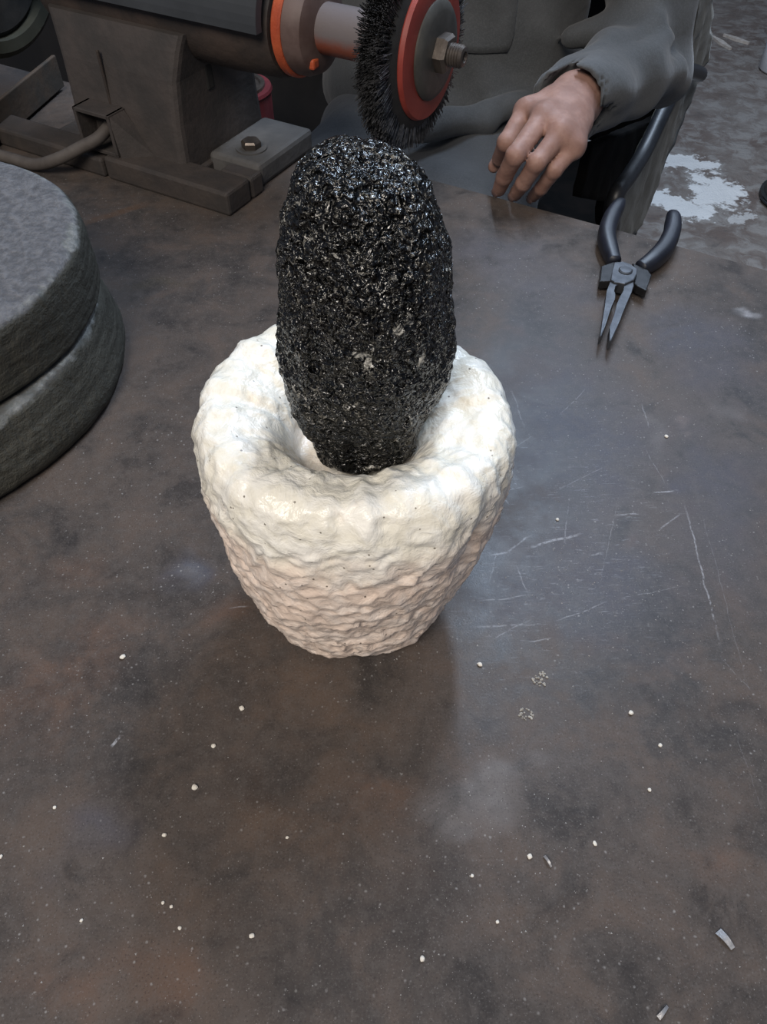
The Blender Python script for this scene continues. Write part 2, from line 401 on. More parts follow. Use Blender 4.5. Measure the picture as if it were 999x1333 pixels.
def mat_sleeve():
    t = NT('orange_sleeve_painted_highlight')
    f = t.noise(30, 5, 0.65); sep = t.n('ShaderNodeSeparateXYZ'); t.l(t.obj, sep.inputs[0])
    highlight = t.ramp(t.math('ADD', sep.outputs[2], t.math('MULTIPLY', t.math('SUBTRACT', f, 0.5), 0.02)), 0.140, 0.154)    # grey highlight painted along the upper side
    c = t.mix(highlight, (0.22, 0.062, 0.035), (0.150, 0.130, 0.130))
    return t.done(c, 0.45, 0.0, t.bump(t.noise(200, 3), 0.2, 0.001), 0.5)
MAT['sleeve'] = mat_sleeve()
MAT['redring'] = simple('dull_red_paint', (0.22, 0.030, 0.020), (0.29, 0.045, 0.030), 40, 0.55)
MAT['flange'] = simple('grimy_steel_flange', (0.052, 0.050, 0.044), (0.085, 0.082, 0.072), 40, 0.5, 0.3)
MAT['nut'] = simple('oily_steel_nut', (0.07, 0.058, 0.05), (0.12, 0.10, 0.085), 60, 0.4, 0.6)
MAT['bristle'] = simple('steel_wire_bristle', (0.02, 0.02, 0.02), (0.13, 0.13, 0.135), 160, 0.4, 0.5)
MAT['core'] = simple('black_brush_core', (0.012, 0.012, 0.012), (0.020, 0.019, 0.018), 80, 0.8)
MAT['rail'] = simple('rusted_angle_iron', (0.0360, 0.0310, 0.0288), (0.0540, 0.0432, 0.0374), 30, 0.68, 0.0, 0.4, 0.002, 120)
MAT['railrust'] = simple('orange_rust_angle_iron', (0.0360, 0.0302, 0.0238), (0.0612, 0.0403, 0.0259), 26, 0.75, 0.0, 0.4, 0.002, 120)
MAT['pad'] = simple('dusty_grey_pad', (0.0612, 0.0598, 0.0590), (0.0900, 0.0864, 0.0835), 34, 0.75, 0.0, 0.4, 0.002, 120)
MAT['cable'] = simple('dusty_rubber_cable', (0.066, 0.056, 0.050), (0.090, 0.078, 0.070), 60, 0.7)
MAT['grip'] = simple('navy_black_rubber_grip', (0.006, 0.007, 0.012), (0.012, 0.014, 0.023), 80, 0.46, 0.0, 0.15, 0.0006)
MAT['jaw'] = simple('dark_polished_tool_steel', (0.06, 0.064, 0.072), (0.10, 0.105, 0.115), 90, 0.42, 0.6)
MAT['bead'] = simple('worn_black_oxide', (0.012, 0.012, 0.013), (0.03, 0.03, 0.032), 90, 0.4, 0.4)
MAT['chip'] = simple('cream_stone_chip', (0.58, 0.54, 0.46), (0.78, 0.74, 0.67), 300, 0.7)
MAT['dust'] = simple('pale_stone_dust', (0.22, 0.21, 0.20), (0.46, 0.45, 0.43), 300, 0.8)
MAT['shaving'] = simple('grey_metal_shaving', (0.30, 0.30, 0.31), (0.46, 0.46, 0.47), 200, 0.35, 0.5)
MAT['jug'] = simple('white_plastic', (0.60, 0.63, 0.68), (0.70, 0.72, 0.76), 20, 0.4)
MAT['cap'] = simple('navy_blue_plastic', (0.012, 0.02, 0.07), (0.02, 0.03, 0.10), 20, 0.4)
MAT['bucket'] = simple('black_plastic', (0.008, 0.009, 0.009), (0.015, 0.016, 0.016), 20, 0.5)
MAT['stick'] = simple('bleached_wood', (0.36, 0.32, 0.28), (0.50, 0.46, 0.42), 60, 0.8)
MAT['chest'] = simple('black_painted_wood', (0.008, 0.008, 0.009), (0.014, 0.013, 0.013), 12, 0.8)
MAT['redcan'] = simple('dark_red_enamel', (0.10, 0.012, 0.016), (0.15, 0.02, 0.025), 30, 0.5)
MAT['hair'] = simple('black_hair', (0.008, 0.007, 0.006), (0.018, 0.015, 0.013), 200, 0.6, 0, 0.6, 0.003)
MAT['eye'] = simple('dark_eye', (0.02, 0.015, 0.012), (0.03, 0.02, 0.016), 50, 0.2)
MAT['leather'] = simple('brown_leather', (0.03, 0.02, 0.014), (0.05, 0.035, 0.025), 40, 0.6)

# ------------------------------------------------------------------ setting
bm = bmesh.new(); add_box(bm, Matrix.Translation((0.6, 1.6, FLOOR - 0.05)), 9, 9, 0.1)
floor = mesh_obj('floor', bm_mesh('floor', bm), MAT['floor']); tag(floor, kind='structure', label='stained brown and grey concrete workshop floor with white patches')

bm = bmesh.new(); add_box(bm, Matrix.Translation((0.6, 6.05, FLOOR + 1.5)), 9, 0.1, 3.0)
wb = mesh_obj('wall_back', bm_mesh('wall_back', bm), simple('grimy_plaster', (0.16, 0.15, 0.14), (0.24, 0.23, 0.21), 4, 0.9)); tag(wb, kind='structure', label='grimy plastered back wall of the workshop')

# ------------------------------------------------------------------ workbench (bench frame: E_ along, N_ across)
T_EDGE = 0.720
bench = empty('workbench', en(0, 0.15, FLOOR), ANG)
tag(bench, 'scratched dark steel-topped workbench carrying the mortar and the grinder', 'workbench')
# stains (rust, bluish dust, grime) plus painted-in blue reflected sheen, as a sheet attribute
rustA = (0.135, 0.080, 0.056); rustB = (0.108, 0.075, 0.056); blue = (0.062, 0.068, 0.090); dust = (0.175, 0.17, 0.172); dark = (0.022, 0.020, 0.020)
blobs = [(40, 905, 95, 90, rustA, .55), (120, 845, 90, 40, rustA, .4), (90, 740, 60, 30, rustA, .35), (285, 800, 60, 26, rustA, .45),
         (380, 890, 130, 70, rustB, .5), (440, 960, 90, 60, rustB, .4), (540, 1040, 110, 60, rustA, .35), (380, 1060, 140, 80, rustB, .45),
         (110, 1270, 130, 50, rustA, .4), (220, 1290, 60, 70, rustA, .45), (270, 1180, 120, 60, rustB, .35), (920, 1130, 60, 40, rustA, .4),
         (740, 1190, 160, 50, rustB, .3), (950, 930, 90, 60, rustB, .25), (845, 715, 30, 14, rustA, .45), (893, 558, 13, 9, (0.25, 0.19, 0.16), .6),
         (200, 370, 60, 16, (0.06, 0.05, 0.03), .45), (560, 1180, 90, 60, dark, .35), (190, 1010, 70, 60, dark, .35), (330, 1010, 110, 45, dark, .4),
         (870, 905, 70, 22, dark, .55), (960, 940, 30, 30, dark, .55), (985, 1090, 30, 60, dark, .5), (200, 780, 170, 22, dark, .4),
         (240, 745, 50, 42, blue, .75), (235, 750, 24, 26, dust, .35), (660, 760, 110, 90, blue, .4), (740, 560, 150, 170, blue, .6), (800, 760, 170, 110, blue, .5), (930, 640, 90, 150, blue, .5), (930, 460, 90, 90, blue, .45),
         (880, 640, 30, 22, (0.05, 0.053, 0.085), .4), (830, 560, 14, 40, dust, .25), (880, 430, 70, 40, blue, .4), (700, 380, 90, 70, blue, .4),
         (985, 405, 22, 10, (0.5, 0.5, 0.52), .7), (935, 540, 16, 34, dust, .22), (60, 470, 60, 60, blue, .3), (640, 1050, 95, 36, dust, .30),
         (700, 1000, 46, 18, dust, .35), (650, 1035, 46, 20, dust, .35), (600, 1085, 50, 28, dust, .42), (150, 1080, 80, 60, blue, .4), (640, 330, 70, 40, blue, .35), (675, 720, 26, 18, dust, .4)]
blob_w = []
for (u, v, ru, rv, cc, al) in blobs:
    p = at(u, v, 0); blob_w.append((p.x, p.y, (at(u + ru, v, 0) - p).length, (at(u, v - rv, 0) - p).length, cc, min(1.0, al * 1.25)))
GE, GN = 420, 240
ec = np.linspace(-1.10, 1.00, GE + 1); nc = np.linspace(T_EDGE - 1.2, T_EDGE, GN + 1)
EE, NN = np.meshgrid(ec, nc, indexing='ij')
GX = EE * E_.x + NN * N_.x; GY = EE * E_.y + NN * N_.y
wx = np.zeros_like(GX); wy = np.zeros_like(GX)
for (f_, a_) in ((22, 0.020), (47, 0.011), (100, 0.006)):
    for ii in range(GE + 1):
        for jj in range(GN + 1):
            if abs(GX[ii, jj]) > 0.55 or not (-0.05 < GY[ii, jj] < 0.95): continue
            w_ = noise.noise_vector(Vector((GX[ii, jj] * f_, GY[ii, jj] * f_, 0.5))); wx[ii, jj] += w_.x * a_; wy[ii, jj] += w_.y * a_
CR = np.zeros(GX.shape + (4,))
for (bx_, by_, rx_, ry_, cc, al) in blob_w:
    q = np.sqrt(((GX + wx - bx_) / rx_) ** 2 + ((GY + wy - by_) / ry_) ** 2)
    m = np.clip((1.0 - q) / 0.9, 0, 1); m = m * m * (3 - 2 * m) * al
    A0 = CR[..., 3]; A1 = m + A0 * (1 - m)
    for ch_ in range(3): CR[..., ch_] = np.where(A1 > 1e-6, (cc[ch_] * m + CR[..., ch_] * A0 * (1 - m)) / np.maximum(A1, 1e-6), CR[..., ch_])
    CR[..., 3] = A1
vt = np.stack([GX, GY, np.zeros_like(GX)], -1).reshape(-1, 3)
I_, J_ = np.meshgrid(np.arange(GE), np.arange(GN), indexing='ij'); b_ = (I_ * (GN + 1) + J_).ravel()
ft_ = np.stack([b_, b_ + GN + 1, b_ + GN + 2, b_ + 1], 1)
rim = [i_ * (GN + 1) for i_ in range(GE + 1)] + [GE * (GN + 1) + j_ for j_ in range(1, GN + 1)] + [i_ * (GN + 1) + GN for i_ in range(GE - 1, -1, -1)] + [j_ for j_ in range(GN - 1, 0, -1)]
nv_ = len(vt); low_ = vt[rim] - np.array([0, 0, 0.012]); vt = np.concatenate([vt, low_])
n_r = len(rim); side_ = np.array([(rim[q_], nv_ + q_, nv_ + (q_ + 1) % n_r, rim[(q_ + 1) % n_r]) for q_ in range(n_r)])
me = bpy.data.meshes.new('bench_top')
me.from_pydata(vt.tolist(), [], ft_.tolist() + side_.tolist() + [list(range(nv_ + n_r - 1, nv_ - 1, -1))]); me.update()
at_ = me.attributes.new('stain_sheen', 'FLOAT_COLOR', 'POINT')
cv_ = np.zeros((len(vt), 4), np.float32); cv_[:nv_] = CR.reshape(-1, 4); at_.data.foreach_set('color', cv_.ravel())
top = mesh_obj('bench_top', me, None, None)
top.data.materials.append(MAT['table'])       # top keeps world coordinates for its scratches
M = Matrix.Identity(4)
top.parent = bench; top.matrix_parent_inverse = bench.matrix_basis.inverted()
for s in (0, 1):
    bm = bmesh.new(); add_box(bm, frame(en(-0.05, T_EDGE - 0.03 if s else T_EDGE - 1.17, -0.026), E_, N_, Z_), 2.06, 0.04, 0.028, 0.002)
    mesh_obj('apron_rail', bm_mesh('apron', bm), MAT['rail'], bench)
for e in (-1.05, 0.95):
    for n in (T_EDGE - 0.04, T_EDGE - 1.16):
        bm = bmesh.new(); add_box(bm, frame(en(e, n, (FLOOR - 0.012) / 2), E_, N_, Z_), 0.05, 0.05, -FLOOR - 0.012, 0.003)
        mesh_obj('leg', bm_mesh('leg', bm), MAT['rail'], bench)

# ------------------------------------------------------------------ stone mortar
def interp(prof, s, lin=False):
    """prof: list of (r, z); s in 0..1 along accumulated length, Catmull-Rom"""
    P = [Vector((a, b, 0)) for a, b in prof]
    L = [0]
    for a, b in zip(P, P[1:]): L.append(L[-1] + (b - a).length)
    d = s * L[-1]
    i = 0
    while i < len(L) - 2 and L[i + 1] < d: i += 1
    t = (d - L[i]) / max(1e-9, L[i + 1] - L[i])
    if lin: q = P[i].lerp(P[i + 1], t); return q.x, q.y
    p0 = P[max(i - 1, 0)]; p1 = P[i]; p2 = P[i + 1]; p3 = P[min(i + 2, len(P) - 1)]
    q = 0.5 * ((2 * p1) + (p2 - p0) * t + (2 * p0 - 5 * p1 + 4 * p2 - p3) * t * t + (3 * p1 - p0 - 3 * p2 + p3) * t ** 3)
    return q.x, q.y
def lathe_stone(name, prof, nseg, nring, centre, disp, shift=lambda z: (0, 0), squash=lambda a, z: 1.0, lin=False):
    verts = []; faces = []
    for j in range(nring + 1):
        r, z = interp(prof, j / nring, lin)
        r = max(r, 0.0)
        for i in range(nseg):
            a = 2 * math.pi * i / nseg
            q = squash(a, z); sx, sy = shift(z)
            verts.append(Vector((r * q * math.cos(a) + sx, r * q * math.sin(a) + sy, z)))
    for j in range(nring):
        for i in range(nseg):
            k = (i + 1) % nseg
            faces.append((j * nseg + i, j * nseg + k, (j + 1) * nseg + k, (j + 1) * nseg + i))
    me = bpy.data.meshes.new(name); me.from_pydata(verts, [], faces); me.update()
    bm = bmesh.new(); bm.from_mesh(me)
    bmesh.ops.remove_doubles(bm, verts=bm.verts, dist=1e-5)
    bmesh.ops.recalc_face_normals(bm, faces=bm.faces)
    bm.normal_update()
    mv = [(v, v.normal.copy()) for v in bm.verts]
    for v, nn in mv: v.co = v.co + nn * disp(v.co.copy())
    bm.to_mesh(me); bm.free()
    me.polygons.foreach_set('use_smooth', [True] * len(me.polygons))
    return me
def mortar_disp(p):
    lump = noise.noise(p * 16 + Vector((3.1, 0, 0))) * 0.0040
    rr = math.hypot(p.x, p.y)
    topness = min(1.0, max(0.0, (p.z - 0.128) / 0.02))
    q = Vector((p.x * 68, p.y * 68, p.z * 62)) + Vector((1.7, 2.3, 5.1)) + 0.55 * noise.noise_vector(p * 60)
    d, pts = noise.voronoi(q)
    # each cell is a small chisel facet tilted its own way
    c = pts[0]; tilt = noise.noise_vector(c * 3.7)
    facet = (q - c).dot(tilt) * 0.0022 + (0.40 - min(d[0], 0.8)) * 0.0016
    d2, _ = noise.voronoi(q * 1.7 + Vector((4, 1, 7))); facet += (min(d2[0], 0.9) ** 2 - 0.16) * 0.0030
    fr = noise.fractal(p * 120, 1.0, 2.1, 4) * 0.0006
    rip = noise.noise(Vector((math.atan2(p.y, p.x) * 7.0, rr * 26, 1.0))) * 0.0020
    low = 1.0 if p.z > 0.004 else 0.0
    inner = min(1.0, max(0.3, (rr - 0.026) / 0.02)) if p.z > 0.12 else 1.0
    a = math.atan2(p.y, p.x)
    fl = math.exp(-((a + 0.72) / 0.10) ** 2) * math.exp(-((p.z - 0.098) / 0.032) ** 2) * -0.0060
    rb = math.exp(-((a + 1.05) / 0.16) ** 2) * math.exp(-((p.z - 0.128) / 0.018) ** 2) * 0.0030
    fl2 = math.exp(-((a + 2.35) / 0.22) ** 2) * math.exp(-((p.z - 0.105) / 0.04) ** 2) * -0.0025
    return (lump + facet * (1 - 0.50 * topness) + rip * 1.3 * topness + fr * 1.4) * inner * low + (fl + rb + fl2) * low
mprof = [(0.0, 0.0), (0.030, 0.0), (0.045, 0.002), (0.0535, 0.012), (0.0610, 0.034), (0.0680, 0.062), (0.0735, 0.092), (0.0765, 0.118),
         (0.0765, 0.135), (0.0745, 0.1480), (0.0690, 0.1555), (0.0605, 0.1572), (0.0505, 0.1540), (0.0420, 0.1500), (0.0360, 0.1440), (0.0315, 0.1370), (0.0285, 0.1300), (0.025, 0.1275), (0.012, 0.1270), (0.0, 0.1270)]
def mort_sq(a, z):
    return 1 + 0.018 * math.cos(2 * a + 0.6) + 0.014 * math.cos(3 * a + 1.1)
me = lathe_stone('mortar', mprof, 340, 260, None, mortar_disp, lambda z: ((1 - z / 0.16) * -0.007, (1 - z / 0.16) * 0.001), mort_sq)
mortar = mesh_obj('stone_mortar', me, MAT['mortar'])
MORT = Vector((-0.0125, 0.2705, 0.0)); mortar.location = MORT
tag(mortar, 'chunky cream-white chiselled stone mortar standing on the steel bench', 'mortar')

# ------------------------------------------------------------------ pestle
def pestle_disp(p):
    lump = noise.noise(p * 30 + Vector((9.1, 4, 0))) * 0.0030
    d, _ = noise.voronoi(p * 95)
    fac = (0.4 - min(d[0], 0.8)) * 0.0022
    fr = noise.fractal(p * 260, 0.9, 2.1, 4) * 0.0008
    pit = -0.0012 * max(0.0, noise.noise(p * 210) - 0.15)
    rd = noise.noise(Vector((math.atan2(p.y, p.x) * 2.2, p.z * 9, 3.0))) * 0.0018
    return lump + fac + fr + pit + rd
pprof = [(0.0, 0.0), (0.016, 0.0), (0.0222, 0.0012), (0.0246, 0.0055), (0.0272, 0.0150), (0.0310, 0.0270), (0.0340, 0.0400), (0.0358, 0.0580), (0.0354, 0.0780),
         (0.0340, 0.0960), (0.0310, 0.1130), (0.0266, 0.1260), (0.0225, 0.1345), (0.0175, 0.1390), (0.011, 0.1412), (0.005, 0.1418), (0.0, 0.1418)]
me = lathe_stone('pestle', pprof, 300, 300, None, pestle_disp, lambda z: (0.002 * math.sin(z * 18), 0.0), lambda a, z: 1.02 + 0.022 * math.cos(2 * a))
pestle = mesh_obj('stone_pestle', me, MAT['pestle'])
pestle.location = (-0.0095, 0.2690, 0.1310)
pestle.rotation_euler = (math.radians(-1.5), 0, 0)
tag(pestle, 'glossy black basalt pestle standing upright inside the cream mortar', 'pestle')

# ------------------------------------------------------------------ quern stones
QC = Vector((-0.378, 0.484, 0))
def quern_disp(amp):
    def f(p):
        a = noise.noise(p * 14) * 0.0022 + noise.fractal(p * 90, 1.0, 2.1, 3) * 0.0010
        d, _ = noise.voronoi(p * 70)
        return (a + (0.4 - min(d[0], .8)) * 0.0010) * amp
    return f
def chip_edge(a, s): return 1 + 0.004 * noise.noise(Vector((math.cos(a) * 5, math.sin(a) * 5, s))) + 0.003 * noise.noise(Vector((math.cos(a) * 19, math.sin(a) * 19, s)))
lp = [(0.0, 0.002), (0.080, 0.002), (0.175, 0.002), (0.1800, 0.0035), (0.1815, 0.008), (0.1812, 0.014), (0.1775, 0.028), (0.1725, 0.042), (0.1705, 0.0475), (0.1670, 0.0510), (0.1600, 0.0520), (0.150, 0.0520), (0.08, 0.0520), (0.0, 0.0520)]
me = lathe_stone('lower', lp, 280, 150, None, quern_disp(0.5), squash=lambda a, z: chip_edge(a, 2.0 + z * 40), lin=True)
ql = mesh_obj('quern_lower_stone', me, MAT['quern_l']); ql.location = QC + Vector((-0.011, -0.011, 0))
tag(ql, 'dark grey-green lower millstone with a pale chipped upper edge, flat on the bench', 'millstone')
up = [(0.0, 0.0), (0.08, 0.0), (0.150, 0.0), (0.1585, 0.0004), (0.1592, 0.002), (0.1594, 0.012), (0.1585, 0.036), (0.1570, 0.0440), (0.1535, 0.0480), (0.149, 0.0492), (0.140, 0.0494), (0.060, 0.0475), (0.022, 0.0470), (0.019, 0.044), (0.018, 0.012), (0.0, 0.012)]
me = lathe_stone('upper', up, 280, 170, None, quern_disp(0.5), squash=lambda a, z: chip_edge(a, 5.0 + z * 40), lin=True)
qu = mesh_obj('quern_upper_stone', me, MAT['quern_u']); qu.location = QC + Vector((0.001, 0.003, 0.0535))
tag(qu, 'round millstone with a pitted light grey face, lying on the lower millstone', 'millstone')

# ------------------------------------------------------------------ bench grinder
AX_Z = 0.151
PC = Vector((-0.234, 0.878, 0))                        # under the middle of the pedestal
PE = PC.dot(E_); PN = PC.dot(N_)
gr = empty('bench_grinder', en(PE, PN, 0), ANG)
tag(gr, 'old brown-grey bench grinder with a wire brush wheel and orange collar', 'bench grinder')
def g(k, n, z): return en(PE + k, PN + n, z)
FE = frame(Vector(), E_, N_, Z_)
def gbox(name, k, n, z, sx, sy, sz, mat, bev=0.002, parent=None, taper=1.0):
    bm = bmesh.new(); add_box(bm, frame(g(k, n, z), E_, N_, Z_), sx, sy, sz, bev, taper); return mesh_obj(name, bm_mesh(name, bm), mat, parent or gr)
def ax_frame(k): return frame(g(k, 0, AX_Z), N_, Z_, E_)     # z of the frame runs along the spindle (N x Z = E)
def spin(name, prof, mat, parent=None, seg=56):
    bm = bmesh.new(); add_lathe(bm, ax_frame(0), prof, seg); o = mesh_obj(name, bm_mesh(name, bm), mat, parent or gr, False)
    bmx = o.data; bmx.polygons.foreach_set('use_smooth', [True] * len(bmx.polygons))
    md = o.modifiers.new('edge', 'EDGE_SPLIT'); md.split_angle = math.radians(38); return o
# pedestal: flares outward to its top
bm = bmesh.new()
secs = [(0.014, 0.148, 0.142), (0.06, 0.146, 0.136), (0.10, 0.150, 0.128), (0.125, 0.162, 0.118), (0.140, 0.172, 0.110)]
rings = []
for z, sx, sy in secs:
    rings.append([bm.verts.new(g(a * sx / 2, b * sy / 2, z)) for a, b in ((-1, -1), (1, -1), (1, 1), (-1, 1))])
for a, b in zip(rings, rings[1:]):
    for i in range(4): bm.faces.new((a[i], a[(i + 1) % 4], b[(i + 1) % 4], b[i]))
bm.faces.new(rings[0]); bm.faces.new(rings[-1])
vert_e = [e for e in bm.edges if abs((e.verts[0].co - e.verts[1].co).normalized().z) > 0.6]
bmesh.ops.bevel(bm, geom=vert_e, offset=0.008, segments=3, affect='EDGES', profile=0.5)
ped = mesh_obj('pedestal', bm_mesh('pedestal', bm), MAT['castgrey'], gr)
# oblong slot in the pedestal's right flank, and a crack-like seam on the front
bm = bmesh.new(); add_box(bm, frame(g(0.0735, -0.012, 0.095), N_, Z_, E_), 0.011, 0.034, 0.004, 0.0018)
mesh_obj('slot', bm_mesh('slot', bm), MAT['core'], ped)
bm = bmesh.new(); add_box(bm, frame(g(-0.015, -0.0665, 0.088), E_, Z_, -N_), 0.003, 0.055, 0.003, 0.001)
mesh_obj('seam', bm_mesh('seam', bm), MAT['castrust'], ped)
# motor housing: lower casting, upper sheet cover
spin('motor_housing', [(0, -0.105), (0.044, -0.105), (0.049, -0.095), (0.049, 0.120), (0.047, 0.168), (0.044, 0.176), (0, 0.176)], MAT['castrust'])
bm = bmesh.new()
nsg = 28; R1 = 0.059; rows = []
for k in (-0.118, 0.176):
    ro = [bm.verts.new(g(k, -R1 * math.cos(math.pi * i / nsg), AX_Z + 0.006 + R1 * math.sin(math.pi * i / nsg))) for i in range(nsg + 1)]
    ri = [bm.verts.new(g(k, -(R1 - 0.008) * math.cos(math.pi * i / nsg), AX_Z + 0.006 + (R1 - 0.008) * math.sin(math.pi * i / nsg))) for i in range(nsg + 1)]
    rows.append((ro, ri))
(a, ai), (b, bi) = rows
for i in range(nsg):
    bm.faces.new((a[i], b[i], b[i + 1], a[i + 1])); bm.faces.new((ai[i], ai[i + 1], bi[i + 1], bi[i]))
    bm.faces.new((a[i], a[i + 1], ai[i + 1], ai[i])); bm.faces.new((b[i], bi[i], bi[i + 1], b[i + 1]))
bm.faces.new((a[0], ai[0], bi[0], b[0])); bm.faces.new((a[-1], b[-1], bi[-1], ai[-1]))
cv = mesh_obj('motor_cover', bm_mesh('cover', bm), MAT['cover'], gr)
cv['label'] = 'blue-grey painted steel motor cover'
spin('collar_ring', [(0.030, 0.178), (0.0415, 0.178), (0.0435, 0.180), (0.0435, 0.186), (0.0415, 0.188), (0.036, 0.188), (0.030, 0.187)], MAT['orange'])['label'] = 'chipped orange painted collar'
spin('end_bell', [(0, 0.182), (0.0405, 0.182), (0.0405, 0.196), (0.037, 0.205), (0.026, 0.210), (0.0, 0.210)], MAT['endbell'])
spin('shaft_sleeve', [(0, 0.206), (0.0195, 0.206), (0.0205, 0.209), (0.0205, 0.292), (0, 0.292)], None)
gr.children[-1].data.materials.append(MAT['sleeve'])
sl = gr.children[-1]
# small lug under the end bell
gbox('lug', 0.207, -0.020, 0.128, 0.007, 0.010, 0.009, MAT['orange'], 0.002)
# wire wheel
ww = spin('wire_wheel', [(0, 0.2860), (0.058, 0.2860), (0.064, 0.2900), (0.064, 0.3080), (0.058, 0.3120), (0, 0.3120)], MAT['core'])
ww['label'] = 'dark wire brush wheel'
rng = random.Random(3)
V = []; F = []
for i in range(9000):
    th = rng.uniform(0, 2 * math.pi); k0 = rng.uniform(0.2870, 0.3090)
    rr = rng.uniform(0.074, 0.081)
    if rng.random() < 0.05: rr += rng.uniform(0, 0.004)
    kk = 0.2970 + (k0 - 0.2980) * rng.uniform(0.8, 1.35); tw = th + rng.uniform(-0.07, 0.07)
    o = lambda r, t, k: g(k, r * math.cos(t), AX_Z + r * math.sin(t))
    A = o(0.050, th, k0); B = o(rr, tw, kk)
    d = (B - A).normalized(); x = d.orthogonal().normalized(); y = d.cross(x); w = rng.uniform(0.0003, 0.0006)
    b0 = len(V)
    for P_, s in ((A, 1.0), (B, 0.8)):
        for q in range(3): V.append(P_ + (x * math.cos(q * 2.094) + y * math.sin(q * 2.094)) * w * s)
    F += [(b0, b0 + 1, b0 + 4, b0 + 3), (b0 + 1, b0 + 2, b0 + 5, b0 + 4), (b0 + 2, b0, b0 + 3, b0 + 5), (b0 + 3, b0 + 4, b0 + 5)]
me = bpy.data.meshes.new('bristles'); me.from_pydata(V, [], F)
br = mesh_obj('bristles', me, MAT['bristle'], ww); br['kind'] = 'stuff'; br['label'] = 'steel wire bristles of the wheel'
spin('red_ring', [(0.034, 0.3100), (0.0540, 0.3100), (0.0550, 0.3130), (0.0535, 0.3165), (0.038, 0.3185), (0.034, 0.3170)], MAT['redring'], ww)['label'] = 'red painted side ring'
spin('flange', [(0, 0.3100), (0.0375, 0.3100), (0.0380, 0.3200), (0.0355, 0.3225), (0.030, 0.3235), (0.016, 0.3240), (0, 0.3240)], MAT['flange'], ww)
bm = bmesh.new(); add_lathe(bm, ax_frame(0), [(0, 0.3220), (0.0150, 0.3220), (0.0155, 0.3240), (0.0155, 0.3310), (0.0135, 0.3340), (0, 0.3340)], 6)
mesh_obj('hex_nut', bm_mesh('nut', bm), MAT['nut'], ww)
th = [(0, 0.3320), (0.0088, 0.3320)]
for i in range(5): th += [(0.0092, 0.3342 + i * 0.0024), (0.0084, 0.3354 + i * 0.0024)]
th += [(0.0075, 0.3464), (0.0045, 0.3470), (0.0035, 0.3452), (0, 0.3452)]
spin('threaded_spindle', th, MAT['nut'], ww, 24)
# left wheel guard with its stone
spin('wheel_guard', [(0, -0.285), (0.090, -0.285), (0.096, -0.280), (0.096, -0.225), (0.090, -0.220), (0.078, -0.220), (0.078, -0.236), (0, -0.236)], MAT['guard'])
spin('grinding_wheel', [(0, -0.250), (0.072, -0.250), (0.074, -0.247), (0.074, -0.232), (0.072, -0.229), (0.02, -0.226), (0, -0.226)], MAT['core'])
spin('left_shaft', [(0, -0.23), (0.018, -0.23), (0.018, -0.10), (0, -0.10)], MAT['castrust'])
# base
gbox('base_plate', -0.02, 0.0, 0.0095, 0.200, 0.150, 0.011, MAT['castgrey'], 0.002)
p0 = at(300, 283, 0.0); pk = p0.dot(E_) - PE; pn = p0.dot(N_) - PN
print('base corner', pk, pn)
# front rail as two lengths of channel with a joint between them
def rail(name, k0, k1, n0, n1, z0, z1, mat, bev=0.003):
    return gbox(name, (k0 + k1) / 2, (n0 + n1) / 2, (z0 + z1) / 2, abs(k1 - k0), abs(n1 - n0), z1 - z0, mat, bev)
rail('front_rail', -0.185, -0.018, pn, pn + 0.034, 0.0, 0.020, MAT['rail'])
rail('front_rail', -0.014, pk, pn, pn + 0.038, 0.0, 0.024, MAT['rail'])
rail('side_rail', pk - 0.040, pk, pn + 0.040, pn + 0.060, 0.0, 0.022, MAT['rail'])
fp = rail('foot_pad', pk - 0.072, pk - 0.006, pn + 0.063, pn + 0.165, 0.0, 0.024, MAT['pad'], 0.005)
bm = bmesh.new(); add_lathe(bm, Matrix.Translation(g(pk - 0.036, pn + 0.092, 0.0)), [(0, 0.023), (0.0165, 0.023), (0.0165, 0.0255), (0, 0.0255)], 28)
mesh_obj('washer', bm_mesh('washer', bm), MAT['pad'], fp)
bm = bmesh.new(); add_lathe(bm, Matrix.Translation(g(pk - 0.036, pn + 0.092, 0.0)), [(0, 0.025), (0.0105, 0.025), (0.0105, 0.031), (0.009, 0.033), (0, 0.033)], 6)
mesh_obj('bolt_head', bm_mesh('bolt', bm), MAT['nut'], fp)
a = at(-60, 236, 0.004); b = at(82, 112, 0.004)
dv = (b - a).normalized(); nv = Vector((-dv.y, dv.x, 0))
bm = bmesh.new()
add_box(bm, frame((a + b) / 2 + Z_ * 0.018, dv, nv, Z_), (b - a).length, 0.005, 0.036, 0.0012)
add_box(bm, frame((a + b) / 2 + nv * 0.016 + Z_ * 0.002, dv, nv, Z_), (b - a).length, 0.034, 0.004, 0.0012)
mesh_obj('angle_iron_rail', bm_mesh('angle', bm), MAT['railrust'], gr)
